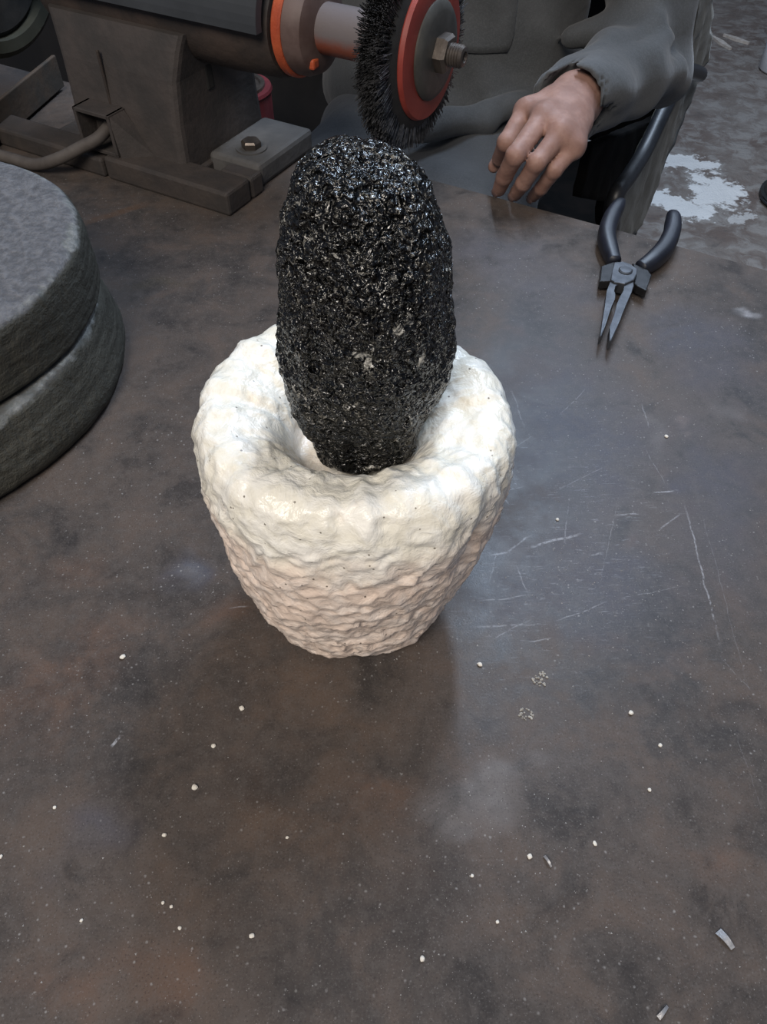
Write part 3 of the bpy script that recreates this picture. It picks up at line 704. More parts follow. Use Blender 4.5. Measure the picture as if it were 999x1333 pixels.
# cable socket frame on the pedestal front
bq = empty('cable_socket', g(0, 0, 0)); bq.parent = None
col.objects.unlink(bq); bpy.data.objects.remove(bq)
def sockplate(k0, k1, n0, n1, z0, z1):
    bm_ = frame(g((k0 + k1) / 2, (n0 + n1) / 2, (z0 + z1) / 2), E_, N_, Z_); add_box(bm, bm_, abs(k1 - k0), abs(n1 - n0), z1 - z0, 0.0007)
bm = bmesh.new()
K0, K1, Z0, Z1, NF = -0.045, 0.004, 0.024, 0.066, -0.092
sockplate(K0, K1, NF, -0.068, Z1 - 0.004, Z1); sockplate(K0, K1, NF, -0.068, Z0, Z0 + 0.004)
sockplate(K1 - 0.004, K1, NF, -0.068, Z0, Z1); sockplate(K0, K0 + 0.004, NF, -0.068, Z0, Z1)
add_prism(bm, [g(K1 - 0.001, NF + 0.001, Z1 - 0.002), g(K1 - 0.001, -0.069, Z1 - 0.002), g(K1 + 0.030, -0.069, 0.022), g(K1 + 0.003, NF + 0.001, Z0)], N_ * 0.0001 + Z_ * 0.0015)
mesh_obj('cable_socket', bm_mesh('socket', bm), MAT['castgrey'], gr)
cab = spline([g(-0.016, -0.060, 0.052), at(130, 178, 0.042), at(105, 192, 0.032), at(75, 207, 0.020), at(45, 214, 0.0085), at(10, 205, 0.0075), at(-60, 190, 0.0075), at(-150, 200, 0.0075)], 10)
bm = bmesh.new(); add_tube(bm, cab, 0.0062, 14)
mesh_obj('power_cable', bm_mesh('cable', bm), MAT['cable'], gr, True)

# ------------------------------------------------------------------ pliers (outline measured on the bench plane)
def zp(x, y, z): return at(740 + x / 4.995, 240 + y / 4.995, z)
pl0 = zp(370, 560, 0.0); pliers = empty('pliers', (pl0.x, pl0.y, 0), 0)
tag(pliers, 'long-nose pliers with navy-black rubber grips at the bench edge', 'pliers')
JZ = 0.0145; JT = 0.009
def jaw(name, pts, z=JZ, th=JT, mat='jaw'):
    P = [zp(x, y, z) - Z_ * th for x, y in pts]
    bm = bmesh.new(); add_prism(bm, P, Z_ * th, 0.0009); return mesh_obj(name, bm_mesh(name, bm), MAT[mat], pliers)
jaw('jaw', [(275, 620), (320, 632), (330, 650), (300, 660), (292, 690), (312, 715), (304, 745), (280, 800), (240, 925), (218, 985), (205, 985), (222, 900), (240, 790), (252, 690)])
jaw('jaw', [(425, 610), (430, 655), (412, 700), (372, 790), (330, 900), (282, 1015), (266, 1015), (272, 925), (300, 850), (318, 775), (335, 725), (368, 690), (372, 660), (340, 648), (330, 632)])
jaw('joint', [(300, 505), (360, 500), (405, 515), (452, 548), (450, 580), (428, 620), (370, 645), (300, 632), (276, 618), (290, 560)], JZ + 0.002, JT + 0.002)
bm = bmesh.new(); c = zp(372, 565, JZ + 0.0015)
add_lathe(bm, Matrix.Translation(c), [(0, 0), (0.0062, 0), (0.0062, 0.0012), (0.005, 0.0020), (0, 0.0022)], 24)
mesh_obj('pivot_rivet', bm_mesh('rivet', bm), MAT['jaw'], pliers, False)
jaw('tang', [(215, 530), (290, 505), (330, 500), (300, 560), (285, 600), (275, 628), (205, 630)], JZ - 0.002, 0.008, 'bead')
jaw('tang', [(420, 510), (520, 555), (545, 590), (515, 640), (510, 690), (450, 660), (430, 640), (450, 570)], JZ - 0.002, 0.008, 'bead')
def grip(name, pts):
    # pts: (zoom x, zoom y, height, half width, half thickness)
    C = spline([zp(x, y, z) for x, y, z, w, h in pts], 8); n = len(C)
    ws = spline([Vector((w, h, 0)) for x, y, z, w, h in pts], 8)
    bm = bmesh.new(); rings = []; S = 18
    for i, c in enumerate(C):
        t = (C[min(i + 1, n - 1)] - C[max(i - 1, 0)]).normalized(); x = t.cross(Z_).normalized(); y = x.cross(t)
        ring = []
        for k in range(S):
            a = 2 * math.pi * k / S; ca, sa = math.cos(a), math.sin(a)
            ring.append(bm.verts.new(c + x * math.copysign(abs(ca) ** 0.75, ca) * ws[i].x + y * math.copysign(abs(sa) ** 0.75, sa) * ws[i].y))
        rings.append(ring)
    for a, b in zip(rings, rings[1:]):
        for k in range(S): bm.faces.new((a[k], a[(k + 1) % S], b[(k + 1) % S], b[k]))
    bm.faces.new(rings[0]); bm.faces.new(rings[-1])
    return mesh_obj(name, bm_mesh(name, bm), MAT['grip'], pliers, True)
grip('grip', [(300, 505, .0100, .0062, .0062), (268, 420, .0110, .0076, .0085), (250, 330, .0125, .0082, .0095), (278, 230, .0150, .0080, .0095), (325, 150, .0175, .0064, .0085), (352, 118, .0185, .0036, .005)])
grip('grip', [(470, 545, .0100, .0064, .0062), (545, 500, .0110, .0078, .0085), (625, 420, .0120, .0084, .0095), (672, 320, .0140, .0080, .0095), (680, 235, .0160, .0070, .009), (668, 200, .0165, .0045, .006)])

# ------------------------------------------------------------------ stone chips and dust on the bench
def chip_mesh(name, seed, sub=2):
    r = random.Random(seed); bm = bmesh.new(); R = bmesh.ops.create_icosphere(bm, subdivisions=sub, radius=1.0)
    for v in R['verts']: v.co *= 1 + 0.28 * noise.noise(v.co * 1.3 + Vector((seed * 3.1, 0, 0))); v.co.z *= 0.6
    zm = min(v.co.z for v in bm.verts)
    for v in bm.verts: v.co.z -= zm
    me = bm_mesh(name, bm); me.materials.append(MAT['chip']); return me
chips = [(254, 1025, 4.2, 'round cream stone crumb on bench, left of centre foreground'), (315, 922, 3.6, 'pointed cream crumb below and left of the mortar'),
         (278, 971, 3.2, 'small cream crumb between the pointed and the round crumbs'), (214, 1087, 3.2, 'dull pale crumb in the left foreground of the bench'),
         (625, 865, 3.8, 'cream crumb just right of the mortar shadow'), (822, 928, 3.6, 'cream crumb beside the dark smudge on the right of bench'),
         (690, 1115, 3.4, 'cream crumb on the bench below the two foam-like flecks'), (550, 1248, 3.6, 'cream crumb nearest the bottom edge of the photo'),
         (860, 970, 2.6, 'tiny cream crumb at far right middle of the bench'), (846, 1028, 2.4, 'thin sliver crumb on the brown right side of bench'),
         (775, 1098, 2.6, 'thin sliver crumb below the right-hand brown patch'), (328, 1218, 3.0, 'cream crumb in the lower left third of the bench'),
         (106, 1198, 2.2, 'tiny crumb next to two ring marks, left foreground'), (71, 1051, 2.4, 'tiny crumb by the left edge of the photo'),
         (374, 1090, 2.2, 'tiny crumb under the middle of the mortar, foreground'), (160, 855, 3.6, 'flat pale flake on the rusty patch at left'),
         (893, 558, 0, ''), (868, 568, 2.6, 'tiny white crumb on the blue-grey steel right of mortar'), (1, 1115, 2.6, 'white crumb cut by the left photo edge'),
         (726, 676, 2.4, 'bright speck beside the scratches right of mortar'), (212, 1175, 2.2, 'left of a pair of tiny crumbs in lower left'), (223, 1180, 2.2, 'right of a pair of tiny crumbs in lower left'),
         (234, 1208, 2.2, 'tiny crumb just below the pair of crumbs, lower left'), (648, 1200, 2.4, 'small crumb at the lower right centre'), (615, 1140, 2.2, 'small crumb in a dusty streak, foreground centre')]
cm = [chip_mesh('crumb', s) for s in range(5)]
for i, (u, v, px, lab) in enumerate(chips):
    if px <= 0: continue
    p = at(u, v, 0.0005); dist = (p - Vector((0, 0, CAM_H))).length
    r = px * dist / FPX * 0.9
    o = bpy.data.objects.new('stone_crumb', cm[i % 5]); col.objects.link(o)
    o.location = (p.x, p.y, 0); o.scale = (r, r * random.uniform(0.8, 1.25) , r * 0.9); o.rotation_euler = (0, 0, random.uniform(0, 6))
    tag(o, lab, 'stone crumb', 'pale stone crumbs on the bench')
def cluster(u, v, px, lab, seed):
    r = random.Random(seed); p = at(u, v, 0); R = px * (p - cam.location).length / FPX
    bm = bmesh.new()
    for i in range(34):
        a = r.uniform(0, 6.28); q = R * math.sqrt(r.uniform(0.02, 1)); s = R * r.uniform(0.09, 0.19)
        k = bmesh.ops.create_icosphere(bm, subdivisions=1, radius=s)
        for w in k['verts']: w.co = Vector((w.co.x + q * math.cos(a), w.co.y + q * math.sin(a), w.co.z * 0.7 + s * 0.55))
    o = mesh_obj('grit_fleck', bm_mesh('grit', bm), simple('grey_beige_grit', (0.24, 0.22, 0.19), (0.42, 0.40, 0.36), 500, 0.85), None); o.location = (p.x, p.y, 0)
    tag(o, lab, 'grit fleck', 'crumbly grit flecks on the bench')
cluster(704, 884, 10, 'larger crumbly grey-beige grit fleck right of the mortar shadow', 1)
cluster(685, 931, 9, 'smaller crumbly grit fleck, nearer of the two flecks', 2)
def shaving(u, v, L, W, ang, lab):
    p = at(u, v, 0); s = (p - cam.location).length / FPX; L *= s; W *= s
    bm = bmesh.new(); n = 8; A = []
    for lay in (0, 1):
        row = []
        for i in range(n + 1):
            t = i / n; x = (t - .5) * L; z = 0.0002 + 0.0012 * math.sin(t * 3.14) + (0.0005 if lay else 0)
            row.append((bm.verts.new((x, -W / 2 * (1 - .5 * t), z)), bm.verts.new((x, W / 2 * (1 - .3 * t), z + 0.0006))))
        A.append(row)
    for i in range(n):
        for lay in (0, 1): bm.faces.new((A[lay][i][0], A[lay][i][1], A[lay][i + 1][1], A[lay][i + 1][0]))
        for sd in (0, 1): bm.faces.new((A[0][i][sd], A[0][i + 1][sd], A[1][i + 1][sd], A[1][i][sd]))
    for i in (0, n): bm.faces.new((A[0][i][0], A[0][i][1], A[1][i][1], A[1][i][0]))
    o = mesh_obj('metal_shaving', bm_mesh('shaving', bm), MAT['shaving']); o.location = (p.x, p.y, 0); o.rotation_euler = (0, 0, ang)
    tag(o, lab, 'metal shaving', 'bent metal shavings on the bench')
shaving(944, 1224, 20, 8, -1.0, 'bent grey metal shaving near the bottom right corner')
shaving(863, 1318, 16, 5, 0.7, 'thin pale metal shaving at the bottom edge, right of centre')
shaving(713, 1122, 14, 3, -1.1, 'slim curled shaving beside a cream crumb, lower right')
# loose dust grains nobody could count
V = []; F = []; rng = random.Random(11)
def grain(x, y, s):
    b0 = len(V); a = rng.uniform(0, 6.28); h = s * rng.uniform(0.5, 0.9)
    for q in range(3): V.append((x + s * rng.uniform(.6, 1.2) * math.cos(a + q * 2.09), y + s * rng.uniform(.6, 1.2) * math.sin(a + q * 2.09), 0.00005))
    V.append((x, y, h)); F.extend([(b0, b0 + 1, b0 + 3), (b0 + 1, b0 + 2, b0 + 3), (b0 + 2, b0, b0 + 3), (b0 + 2, b0 + 1, b0)])
n = 0
while n < 5200:
    x = rng.uniform(-0.42, 0.42); y = rng.uniform(0.0, 0.62)
    dens = 0.20 + 0.9 * max(0, noise.noise(Vector((x * 9, y * 9, 4))) + 0.15)
    if y > 0.3 and x < 0: dens *= 0.25
    if y > 0.45: dens *= 0.35
    if abs(x - 0.09) < 0.07 and abs(y - 0.30) < 0.08: dens += 0.5
    if rng.random() > dens or (Vector((x, y)) - MORT.xy).length < 0.05 or (Vector((x, y)) - QC.xy).length < 0.196: continue
    grain(x, y, rng.choice((0.00016, 0.0002, 0.00025, 0.0003, 0.0004, 0.0006 if rng.random() < .35 else 0.00025))); n += 1
me = bpy.data.meshes.new('dust'); me.from_pydata(V, [], F)
du = mesh_obj('stone_dust', me, MAT['dust']); tag(du, 'fine pale stone dust scattered over the bench top', 'dust', kind='stuff')

# ------------------------------------------------------------------ implicit surfaces for body and clothes
class Field:
    def __init__(s, lo, hi, h):
        s.lo = np.array(lo, float); s.h = h
        s.n = np.ceil((np.array(hi) - s.lo) / h).astype(int) + 1
        s.d = np.full(s.n, 10.0, np.float32)
    def block(s, lo, hi):
        a = np.maximum(0, np.floor((np.array(lo) - s.lo) / s.h).astype(int)); b = np.minimum(s.n, np.ceil((np.array(hi) - s.lo) / s.h).astype(int) + 1)
        if (b <= a).any(): return None
        g = [s.lo[i] + np.arange(a[i], b[i]) * s.h for i in range(3)]
        X, Y, Z = np.meshgrid(*g, indexing='ij', sparse=False)
        return tuple(slice(a[i], b[i]) for i in range(3)), X, Y, Z
    def union(s, sl, nd, k):
        o = s.d[sl]
        if k <= 0: s.d[sl] = np.minimum(o, nd); return
        hh = np.clip(0.5 + 0.5 * (o - nd) / k, 0, 1)
        s.d[sl] = o * (1 - hh) + nd * hh - k * hh * (1 - hh)
    def cap(s, a, b, ra, rb, k=0.01, flat=(1, 1, 1)):
        """round cone between two points; flat squeezes an axis"""
        a = np.array(a, float); b = np.array(b, float); m = max(ra, rb) + k * 2 + 0.02
        r = s.block(np.minimum(a, b) - m, np.maximum(a, b) + m)
        if r is None: return
        sl, X, Y, Z = r; d = b - a; L2 = max(1e-9, d @ d)
        t = np.clip(((X - a[0]) * d[0] + (Y - a[1]) * d[1] + (Z - a[2]) * d[2]) / L2, 0, 1)
        q = np.sqrt((X - a[0] - t * d[0]) ** 2 + (Y - a[1] - t * d[1]) ** 2 + (Z - a[2] - t * d[2]) ** 2) - (ra + (rb - ra) * t)
        s.union(sl, q.astype(np.float32), k)
    def ell(s, c, ax, rad, k=0.02):
        """ellipsoid with frame ax (3 vectors) and radii rad"""
        c = np.array(c, float); m = max(rad) + 2 * k + 0.02
        r = s.block(c - m, c + m)
        if r is None: return
        sl, X, Y, Z = r; P = np.stack([X - c[0], Y - c[1], Z - c[2]], -1) @ np.array([list(v) for v in ax]).T
        q = np.sqrt(((P / np.array(rad)) ** 2).sum(-1)); g = np.sqrt(((P / np.array(rad) ** 2) ** 2).sum(-1)) + 1e-6
        s.union(sl, (q * (q - 1) / g).astype(np.float32), k)
    def chain(s, pts, rads, k=0.01):
        for i in range(len(pts) - 1): s.cap(pts[i], pts[i + 1], rads[i], rads[i + 1], k)
    def cut(s, p, n):
        """remove what lies beyond the plane through p with outward normal n"""
        g = [s.lo[i] + np.arange(s.n[i]) * s.h for i in range(3)]
        X, Y, Z = np.meshgrid(*g, indexing='ij', sparse=True)
        q = (X - p[0]) * n[0] + (Y - p[1]) * n[1] + (Z - p[2]) * n[2]
        s.d = np.maximum(s.d, q.astype(np.float32))
    def mesh(s):
        d = s.d; n = np.array(d.shape)
        ins = d < 0
        c = [d[i:n[0] - 1 + i, j:n[1] - 1 + j, k:n[2] - 1 + k] for i in (0, 1) for j in (0, 1) for k in (0, 1)]
        cnt = sum((x < 0).astype(np.int8) for x in c)
        act = (cnt > 0) & (cnt < 8)
        idx = np.argwhere(act); vid = np.full(act.shape, -1, np.int32); vid[act] = np.arange(len(idx))
        D = np.stack([x[act] for x in c], 1)            # corner values
        off = np.array([(i, j, k) for i in (0, 1) for j in (0, 1) for k in (0, 1)], float)
        S = np.zeros((len(idx), 3)); W = np.zeros(len(idx))
        for a in range(8):
            for b in range(a + 1, 8):
                if abs(off[a] - off[b]).sum() != 1: continue
                m = (D[:, a] < 0) != (D[:, b] < 0)
                t = np.where(m, D[:, a] / (D[:, a] - D[:, b] + 1e-12), 0)
                S += np.where(m[:, None], off[a] + t[:, None] * (off[b] - off[a]), 0); W += m
        P = (idx + S / W[:, None]) * s.h + s.lo
        Fs = []
        for ax in range(3):
            sl0 = [slice(None)] * 3; sl1 = [slice(None)] * 3; sl0[ax] = slice(0, -1); sl1[ax] = slice(1, None)
            x = ins[tuple(sl0)]; y = ins[tuple(sl1)]
            e = np.argwhere(x != y); flip = x[tuple(e.T)]
            o1, o2 = [q for q in range(3) if q != ax]
            ok = (e[:, o1] > 0) & (e[:, o2] > 0) & (e[:, o1] < n[o1] - 1) & (e[:, o2] < n[o2] - 1)
            e = e[ok]; flip = flip[ok]
            def gv(da, db):
                q = e.copy(); q[:, o1] -= da; q[:, o2] -= db; return vid[tuple(q.T)]
            Q = np.stack([gv(1, 1), gv(0, 1), gv(0, 0), gv(1, 0)], 1)
            if ax == 1: flip = ~flip
            Q[~flip] = Q[~flip][:, ::-1]
            Fs.append(Q)
        Fq = np.concatenate(Fs); Fq = Fq[(Fq >= 0).all(1)]
        return P, Fq
    def perturb(s, fn):
        g = [s.lo[i] + np.arange(s.n[i]) * s.h for i in range(3)]
        X, Y, Z = np.meshgrid(*g, indexing='ij', sparse=True)
        s.d = s.d + fn(X, Y, Z).astype(np.float32)
def np_mesh(name, P, Fq):
    me = bpy.data.meshes.new(name)
    me.vertices.add(len(P)); me.vertices.foreach_set('co', P.astype(np.float32).ravel())
    me.loops.add(len(Fq) * 4); me.loops.foreach_set('vertex_index', Fq.astype(np.int32).ravel())
    me.polygons.add(len(Fq)); me.polygons.foreach_set('loop_start', np.arange(0, len(Fq) * 4, 4, dtype=np.int32))
    me.update(calc_edges=True); me.validate(); return me

# ---- pose (worker seated behind the bench, facing it)
HIPL = en(-0.415, 1.075, -0.115); HIPR = en(-0.585, 1.110, -0.115)
KNEEL = en(-0.350, 0.690, -0.150); KNEER = en(-0.530, 0.740, -0.150)
SHL = en(-0.305, 1.080, 0.335); SHR = en(-0.665, 1.110, 0.335)
ELBL = at(848, 84, 0.022); WRL = at(752, 128, 0.058)
ELBR = en(-0.745, 1.02, 0.10); WRR = en(-0.640, 0.985, 0.235)
CHEST = (SHL + SHR) / 2 + Vector((0, 0, -0.13)); BELLY = (HIPL + HIPR) / 2 + Vector((0, 0, 0.12))
PELV = (HIPL + HIPR) / 2
FOOTL = KNEEL + Vector((0, 0, FLOOR + 0.08 + 0.150)) + N_ * 0.05; FOOTR = KNEER + Vector((0, 0, FLOOR + 0.08 + 0.150)) + N_ * 0.05
AXB = (E_, N_, Z_)
# left hand joints, measured from the photo
H = {'mcp': [at(684, 146, 0.062), at(706, 155, 0.068), at(729, 175, 0.063), at(746, 192, 0.052)],
     'pip': [at(659, 186, 0.046), at(671, 203, 0.053), at(699, 212, 0.048), at(722, 222, 0.037)],
     'dip': [at(651, 206, 0.018), at(657, 230, 0.024), at(682, 238, 0.021), at(705, 245, 0.012)],
     'tip': [at(655, 216, -0.004), at(650, 247, 0.003), at(671, 253, 0.000), at(694, 256, -0.006)]}
for q in range(4):
    print('finger', [round((H[b][q] - H[a][q]).length, 4) for a, b in (('mcp', 'pip'), ('pip', 'dip'), ('dip', 'tip'))], round((H['mcp'][q] - WRL).length, 3))
print('forearm', (ELBL - WRL).length, 'upper', (SHL - ELBL).length)
hf = Field(np.minimum.reduce([np.array(v) for k in H for v in H[k]] + [np.array(WRL)]) - 0.05, np.maximum.reduce([np.array(v) for k in H for v in H[k]] + [np.array(WRL), np.array(ELBL)]) + 0.06, 0.0022)
MIDF = ELBL.lerp(WRL, 0.45)
hf.chain([ELBL, MIDF, WRL], [0.040, 0.036, 0.026], 0.012)
RAD = [(0.0105, 0.0088, 0.0080, 0.0070), (0.0110, 0.0092, 0.0084, 0.0072), (0.0105, 0.0088, 0.0080, 0.0070), (0.0092, 0.0077, 0.0070, 0.0062)]
for q in range(4):
    w = WRL.lerp(H['mcp'][q], 0.12)
    hf.cap(w, H['mcp'][q], 0.0185, 0.0120, 0.016)
for q in range(3):
    hf.cap(H['mcp'][q].lerp(WRL, 0.08), H['mcp'][q + 1].lerp(WRL, 0.08), 0.0115, 0.0110, 0.008)
    hf.cap(H['mcp'][q].lerp(WRL, 0.5), H['mcp'][q + 1].lerp(WRL, 0.5), 0.015, 0.0145, 0.010)
for q in range(4):
    f2 = hf
    P4 = [H[k][q] for k in ('mcp', 'pip', 'dip', 'tip')]; r = RAD[q]
    for i in range(3): f2.cap(P4[i], P4[i + 1], r[i], r[i + 1], 0.0022)
    f2.cap(P4[0] + Z_ * 0.0015, P4[0] + Z_ * 0.0016, 0.0102, 0.0102, 0.006)          # knuckle
    f2.cap(P4[1] + Z_ * 0.0012, P4[1] + Z_ * 0.0013, r[1] * 0.97, r[1] * 0.97, 0.003)
# thumb from the side of the palm, its tip under the index finger
T0 = WRL.lerp(H['mcp'][0], 0.35) - Z_ * 0.012; T1 = at(680, 160, 0.030); T2 = at(660, 196, 0.014); T3 = at(643, 217, 0.004)
hf.chain([T0, T1, T2, T3], [0.016, 0.0125, 0.0098, 0.0066], 0.004)
# tendons
for q in range(4): hf.cap(WRL.lerp(H['mcp'][q], 0.35) + Z_ * 0.0150, H['mcp'][q] + Z_ * 0.0085, 0.0026, 0.0032, 0.006)
Ph, Fh = hf.mesh()
# rest of the body
bf = Field((-0.75, 0.45, FLOOR - 0.02), (0.75, 1.75, 0.78), 0.009)
bf.ell(CHEST, AXB, (0.150, 0.095, 0.190)); bf.ell(BELLY, AXB, (0.135, 0.095, 0.150), 0.05); bf.ell(PELV + Z_ * 0.01, AXB, (0.150, 0.100, 0.090), 0.05)
bf.cap(SHL, SHR, 0.050, 0.050, 0.04)
NECK = (SHL + SHR) / 2 + Vector((0, 0, 0.055)); HEAD = NECK + Vector((0, 0, 0.135)) - N_ * 0.03
bf.cap(NECK - Z_ * 0.05, HEAD - Z_ * 0.03, 0.055, 0.050, 0.03)
HN = (-N_ * 0.92 - Z_ * 0.38).normalized()              # the face looks down at the bench
HX = E_; HZ = HN.cross(HX).normalized()
if HZ.z < 0: HZ = -HZ
bf.ell(HEAD, (HX, HN, HZ), (0.074, 0.092, 0.108), 0.02)
bf.ell(HEAD + HN * 0.030 - HZ * 0.055, (HX, HN, HZ), (0.052, 0.055, 0.058), 0.02)    # jaw
bf.cap(HEAD + HN * 0.086 + HZ * 0.012, HEAD + HN * 0.108 - HZ * 0.022, 0.008, 0.014, 0.010)   # nose
bf.cap(HEAD + HN * 0.090 - HZ * 0.050 - HX * 0.020, HEAD + HN * 0.090 - HZ * 0.050 + HX * 0.020, 0.009, 0.009, 0.006)   # lips
for s in (-1, 1):
    bf.ell(HEAD + HX * 0.076 * s - HN * 0.010, (HX, HN, HZ), (0.012, 0.022, 0.034), 0.006)    # ears
    bf.cap(HEAD + HN * 0.082 + HZ * 0.026 + HX * 0.016 * s, HEAD + HN * 0.076 + HZ * 0.026 + HX * 0.045 * s, 0.010, 0.008, 0.010)  # brow
bf.chain([SHL, ELBL, ELBL.lerp(WRL, 0.6)], [0.050, 0.038, 0.030], 0.015)
bf.chain([SHR, ELBR, WRR], [0.050, 0.038, 0.024], 0.015)
hd = (PC + Vector((0.10, 0.02, 0.225)) - WRR).normalized()
hd = (-N_ * 0.6 - E_ * 0.7 + Z_ * 0.1).normalized(); hs = Z_.cross(hd).normalized()
bf.ell(WRR + hd * 0.05, (hd, hs, hd.cross(hs)), (0.055, 0.042, 0.018), 0.012)
for q in range(4):
    b0 = WRR + hd * 0.085 + hs * (0.03 - 0.02 * q); L = (0.9, 1.0, 0.95, 0.75)[q]
    bf.chain([b0, b0 + hd * 0.040 * L, b0 + hd * 0.062 * L - Z_ * 0.022, b0 + hd * 0.062 * L - Z_ * 0.045], [0.0105, 0.0098, 0.009, 0.008], 0.001)
bf.chain([WRR + hd * 0.02 + hs * 0.03, WRR + hd * 0.05 + hs * 0.058, WRR + hd * 0.085 + hs * 0.062 - Z_ * 0.02], [0.014, 0.0115, 0.009], 0.004)
bf.chain([HIPL, KNEEL, FOOTL], [0.080, 0.056, 0.040], 0.03); bf.chain([HIPR, KNEER, FOOTR], [0.080, 0.056, 0.040], 0.03)
for ft in (FOOTL, FOOTR): bf.chain([ft, ft - Z_ * 0.045, ft - Z_ * 0.05 - N_ * 0.15], [0.036, 0.034, 0.026], 0.02)
Pb, Fb = bf.mesh()
me = np_mesh('person', np.concatenate([Pb, Ph]), np.concatenate([Fb, Fh + len(Pb)]))
person = bpy.data.objects.new('person', me); col.objects.link(person); me.materials.append(MAT['skin'])
me.polygons.foreach_set('use_smooth', [True] * len(me.polygons))
tag(person, 'seated person in charcoal-grey tunic, hand hanging over the bench edge', 'person')
sm = person.modifiers.new('soften', 'SMOOTH'); sm.factor = 0.5; sm.iterations = 3
def child(name, me, mat, smooth=True): return mesh_obj(name, me, mat, person, smooth)

# fingernails
for q in range(4):
    d = (H['tip'][q] - H['dip'][q]).normalized(); side = (H['mcp'][3] - H['mcp'][0]).normalized(); side = (side - d * side.dot(d)).normalized(); upn = d.cross(side)
    if upn.dot(Vector((0, -0.6, 0.8))) < 0: upn = -upn
    bm = bmesh.new(); R = bmesh.ops.create_uvsphere(bm, u_segments=12, v_segments=8, radius=1.0)
    c = H['tip'][q] + upn * RAD[q][3] * 0.80 + d * 0.001
    for v in R['verts']: v.co = c + side * v.co.x * 0.0048 + d * v.co.y * 0.0060 + upn * v.co.z * 0.0018
    child('fingernail', bm_mesh('nail', bm), MAT_nail if 'MAT_nail' in globals() else MAT.setdefault('nail', simple('dirty_nail', (0.14, 0.085, 0.075), (0.20, 0.13, 0.115), 90, 0.35)))

# tunic
def sn(X, Y, Z, f, ph): return np.sin(X * f[0] + Y * f[1] + Z * f[2] + ph)
tf = Field((-0.48, 0.62, -0.16), (0.56, 1.50, 0.42), 0.0052)
tf.ell(CHEST, AXB, (0.182, 0.122, 0.215)); tf.ell(BELLY, AXB, (0.176, 0.128, 0.165), 0.06)
tf.ell(PELV + Z_ * 0.045 - N_ * 0.02, AXB, (0.195, 0.130, 0.090), 0.05)
tf.cap(SHL - Z_ * 0.005, SHR - Z_ * 0.005, 0.066, 0.066, 0.04)
CUF = WRL + (WRL - ELBL).normalized() * 0.03
tf.chain([SHL, ELBL + N_ * 0.004, ELBL.lerp(WRL, 0.5), CUF], [0.072, 0.047, 0.046, 0.039], 0.018)
tf.cap(at(752, 46, 0.055), at(830, 34, 0.075), 0.016, 0.034, 0.018)          # loose fold thrown up over the forearm
tf.cap(at(770, 76, 0.080), at(850, 34, 0.085), 0.010, 0.014, 0.012)
tf.cap(at(758, 100, 0.080), at(868, 52, 0.075), 0.010, 0.012, 0.010)
tf.cap(at(790, 140, 0.052), at(880, 82, 0.045), 0.010, 0.014, 0.010)
tf.chain([SHR, ELBR, ELBR.lerp(WRR, 0.9)], [0.078, 0.056, 0.042], 0.02)
# skirt of the tunic spread over the lap, its hem rolled
for (a, b, r0, r1) in [((545, 168, -.022), (632, 152, -.022), .017, .018), ((632, 152, -.022), (700, 128, -.018), .018, .014), ((555, 130, -.03), (690, 112, -.025), .026, .022),
                       ((560, 150, -.05), (700, 132, -.05), .026, .024), ((600, 100, -.01), (700, 104, -.01), .020, .016), ((560, 100, -.02), (660, 96, -.012), .018, .014)]:
    tf.cap(at(*a), at(*b), r0, r1, 0.010)
tf.perturb(lambda X, Y, Z: 0.0034 * sn(X, Y, Z, (70, 34, 22), 0.4) * sn(X, Y, Z, (-12, 17, 26), 1.0) + 0.0022 * sn(X, Y, Z, (21, 60, 75), 2.2) * sn(X, Y, Z, (-20, 11, 9), 0.7) + 0.0010 * sn(X, Y, Z, (120, -40, 60), 0.1))
wd = (WRL - ELBL).normalized()
def sleeve_folds(X, Y, Z):
    px, py, pz = X - ELBL.x, Y - ELBL.y, Z - ELBL.z
    tt = px * wd.x + py * wd.y + pz * wd.z
    u1 = wd.cross(Z_).normalized(); u2 = u1.cross(wd)
    a = px * u1.x + py * u1.y + pz * u1.z; b = px * u2.x + py * u2.y + pz * u2.z
    w = np.exp(-((a * a + b * b) / 0.075 ** 2) ** 3) * np.clip((tt + 0.12) / 0.08, 0, 1)
    ph = np.arctan2(b, a)
    return w * (0.0034 * np.sin(3 * ph + 14 * tt + 0.6) + 0.0022 * np.sin(5 * ph - 22 * tt + 1.9))
tf.perturb(sleeve_folds)
gx = [tf.lo[i] + np.arange(tf.n[i]) * tf.h for i in range(3)]
X, Y, Z = np.meshgrid(*gx, indexing='ij', sparse=True)
cp = WRL + wd * 0.026
near = (((X - WRL.x) ** 2 + (Y - WRL.y) ** 2 + (Z - WRL.z) ** 2) < 0.075 ** 2)
q = (X - cp.x) * wd.x + (Y - cp.y) * wd.y + (Z - cp.z) * wd.z
tf.d = np.where(near, np.maximum(tf.d, q.astype(np.float32)), tf.d)
# hollow the cuff so the wrist leaves an open sleeve
ax = np.stack(np.broadcast_arrays(X - cp.x, Y - cp.y, Z - cp.z), -1); tt = ax @ np.array(wd); rad = np.sqrt(np.maximum(0, (ax ** 2).sum(-1) - tt ** 2))
hol = np.maximum(rad - 0.0325, np.abs(tt + 0.005) - 0.03)
tf.d = np.maximum(tf.d, -hol.astype(np.float32)); del ax, tt, rad, hol
Pt, Ft = tf.mesh()
tun = child('tunic', np_mesh('tunic', Pt, Ft), MAT['tunic']); tun['label'] = 'charcoal-grey loose cotton tunic'
m_ = tun.modifiers.new('soften', 'SMOOTH'); m_.factor = 0.5; m_.iterations = 5
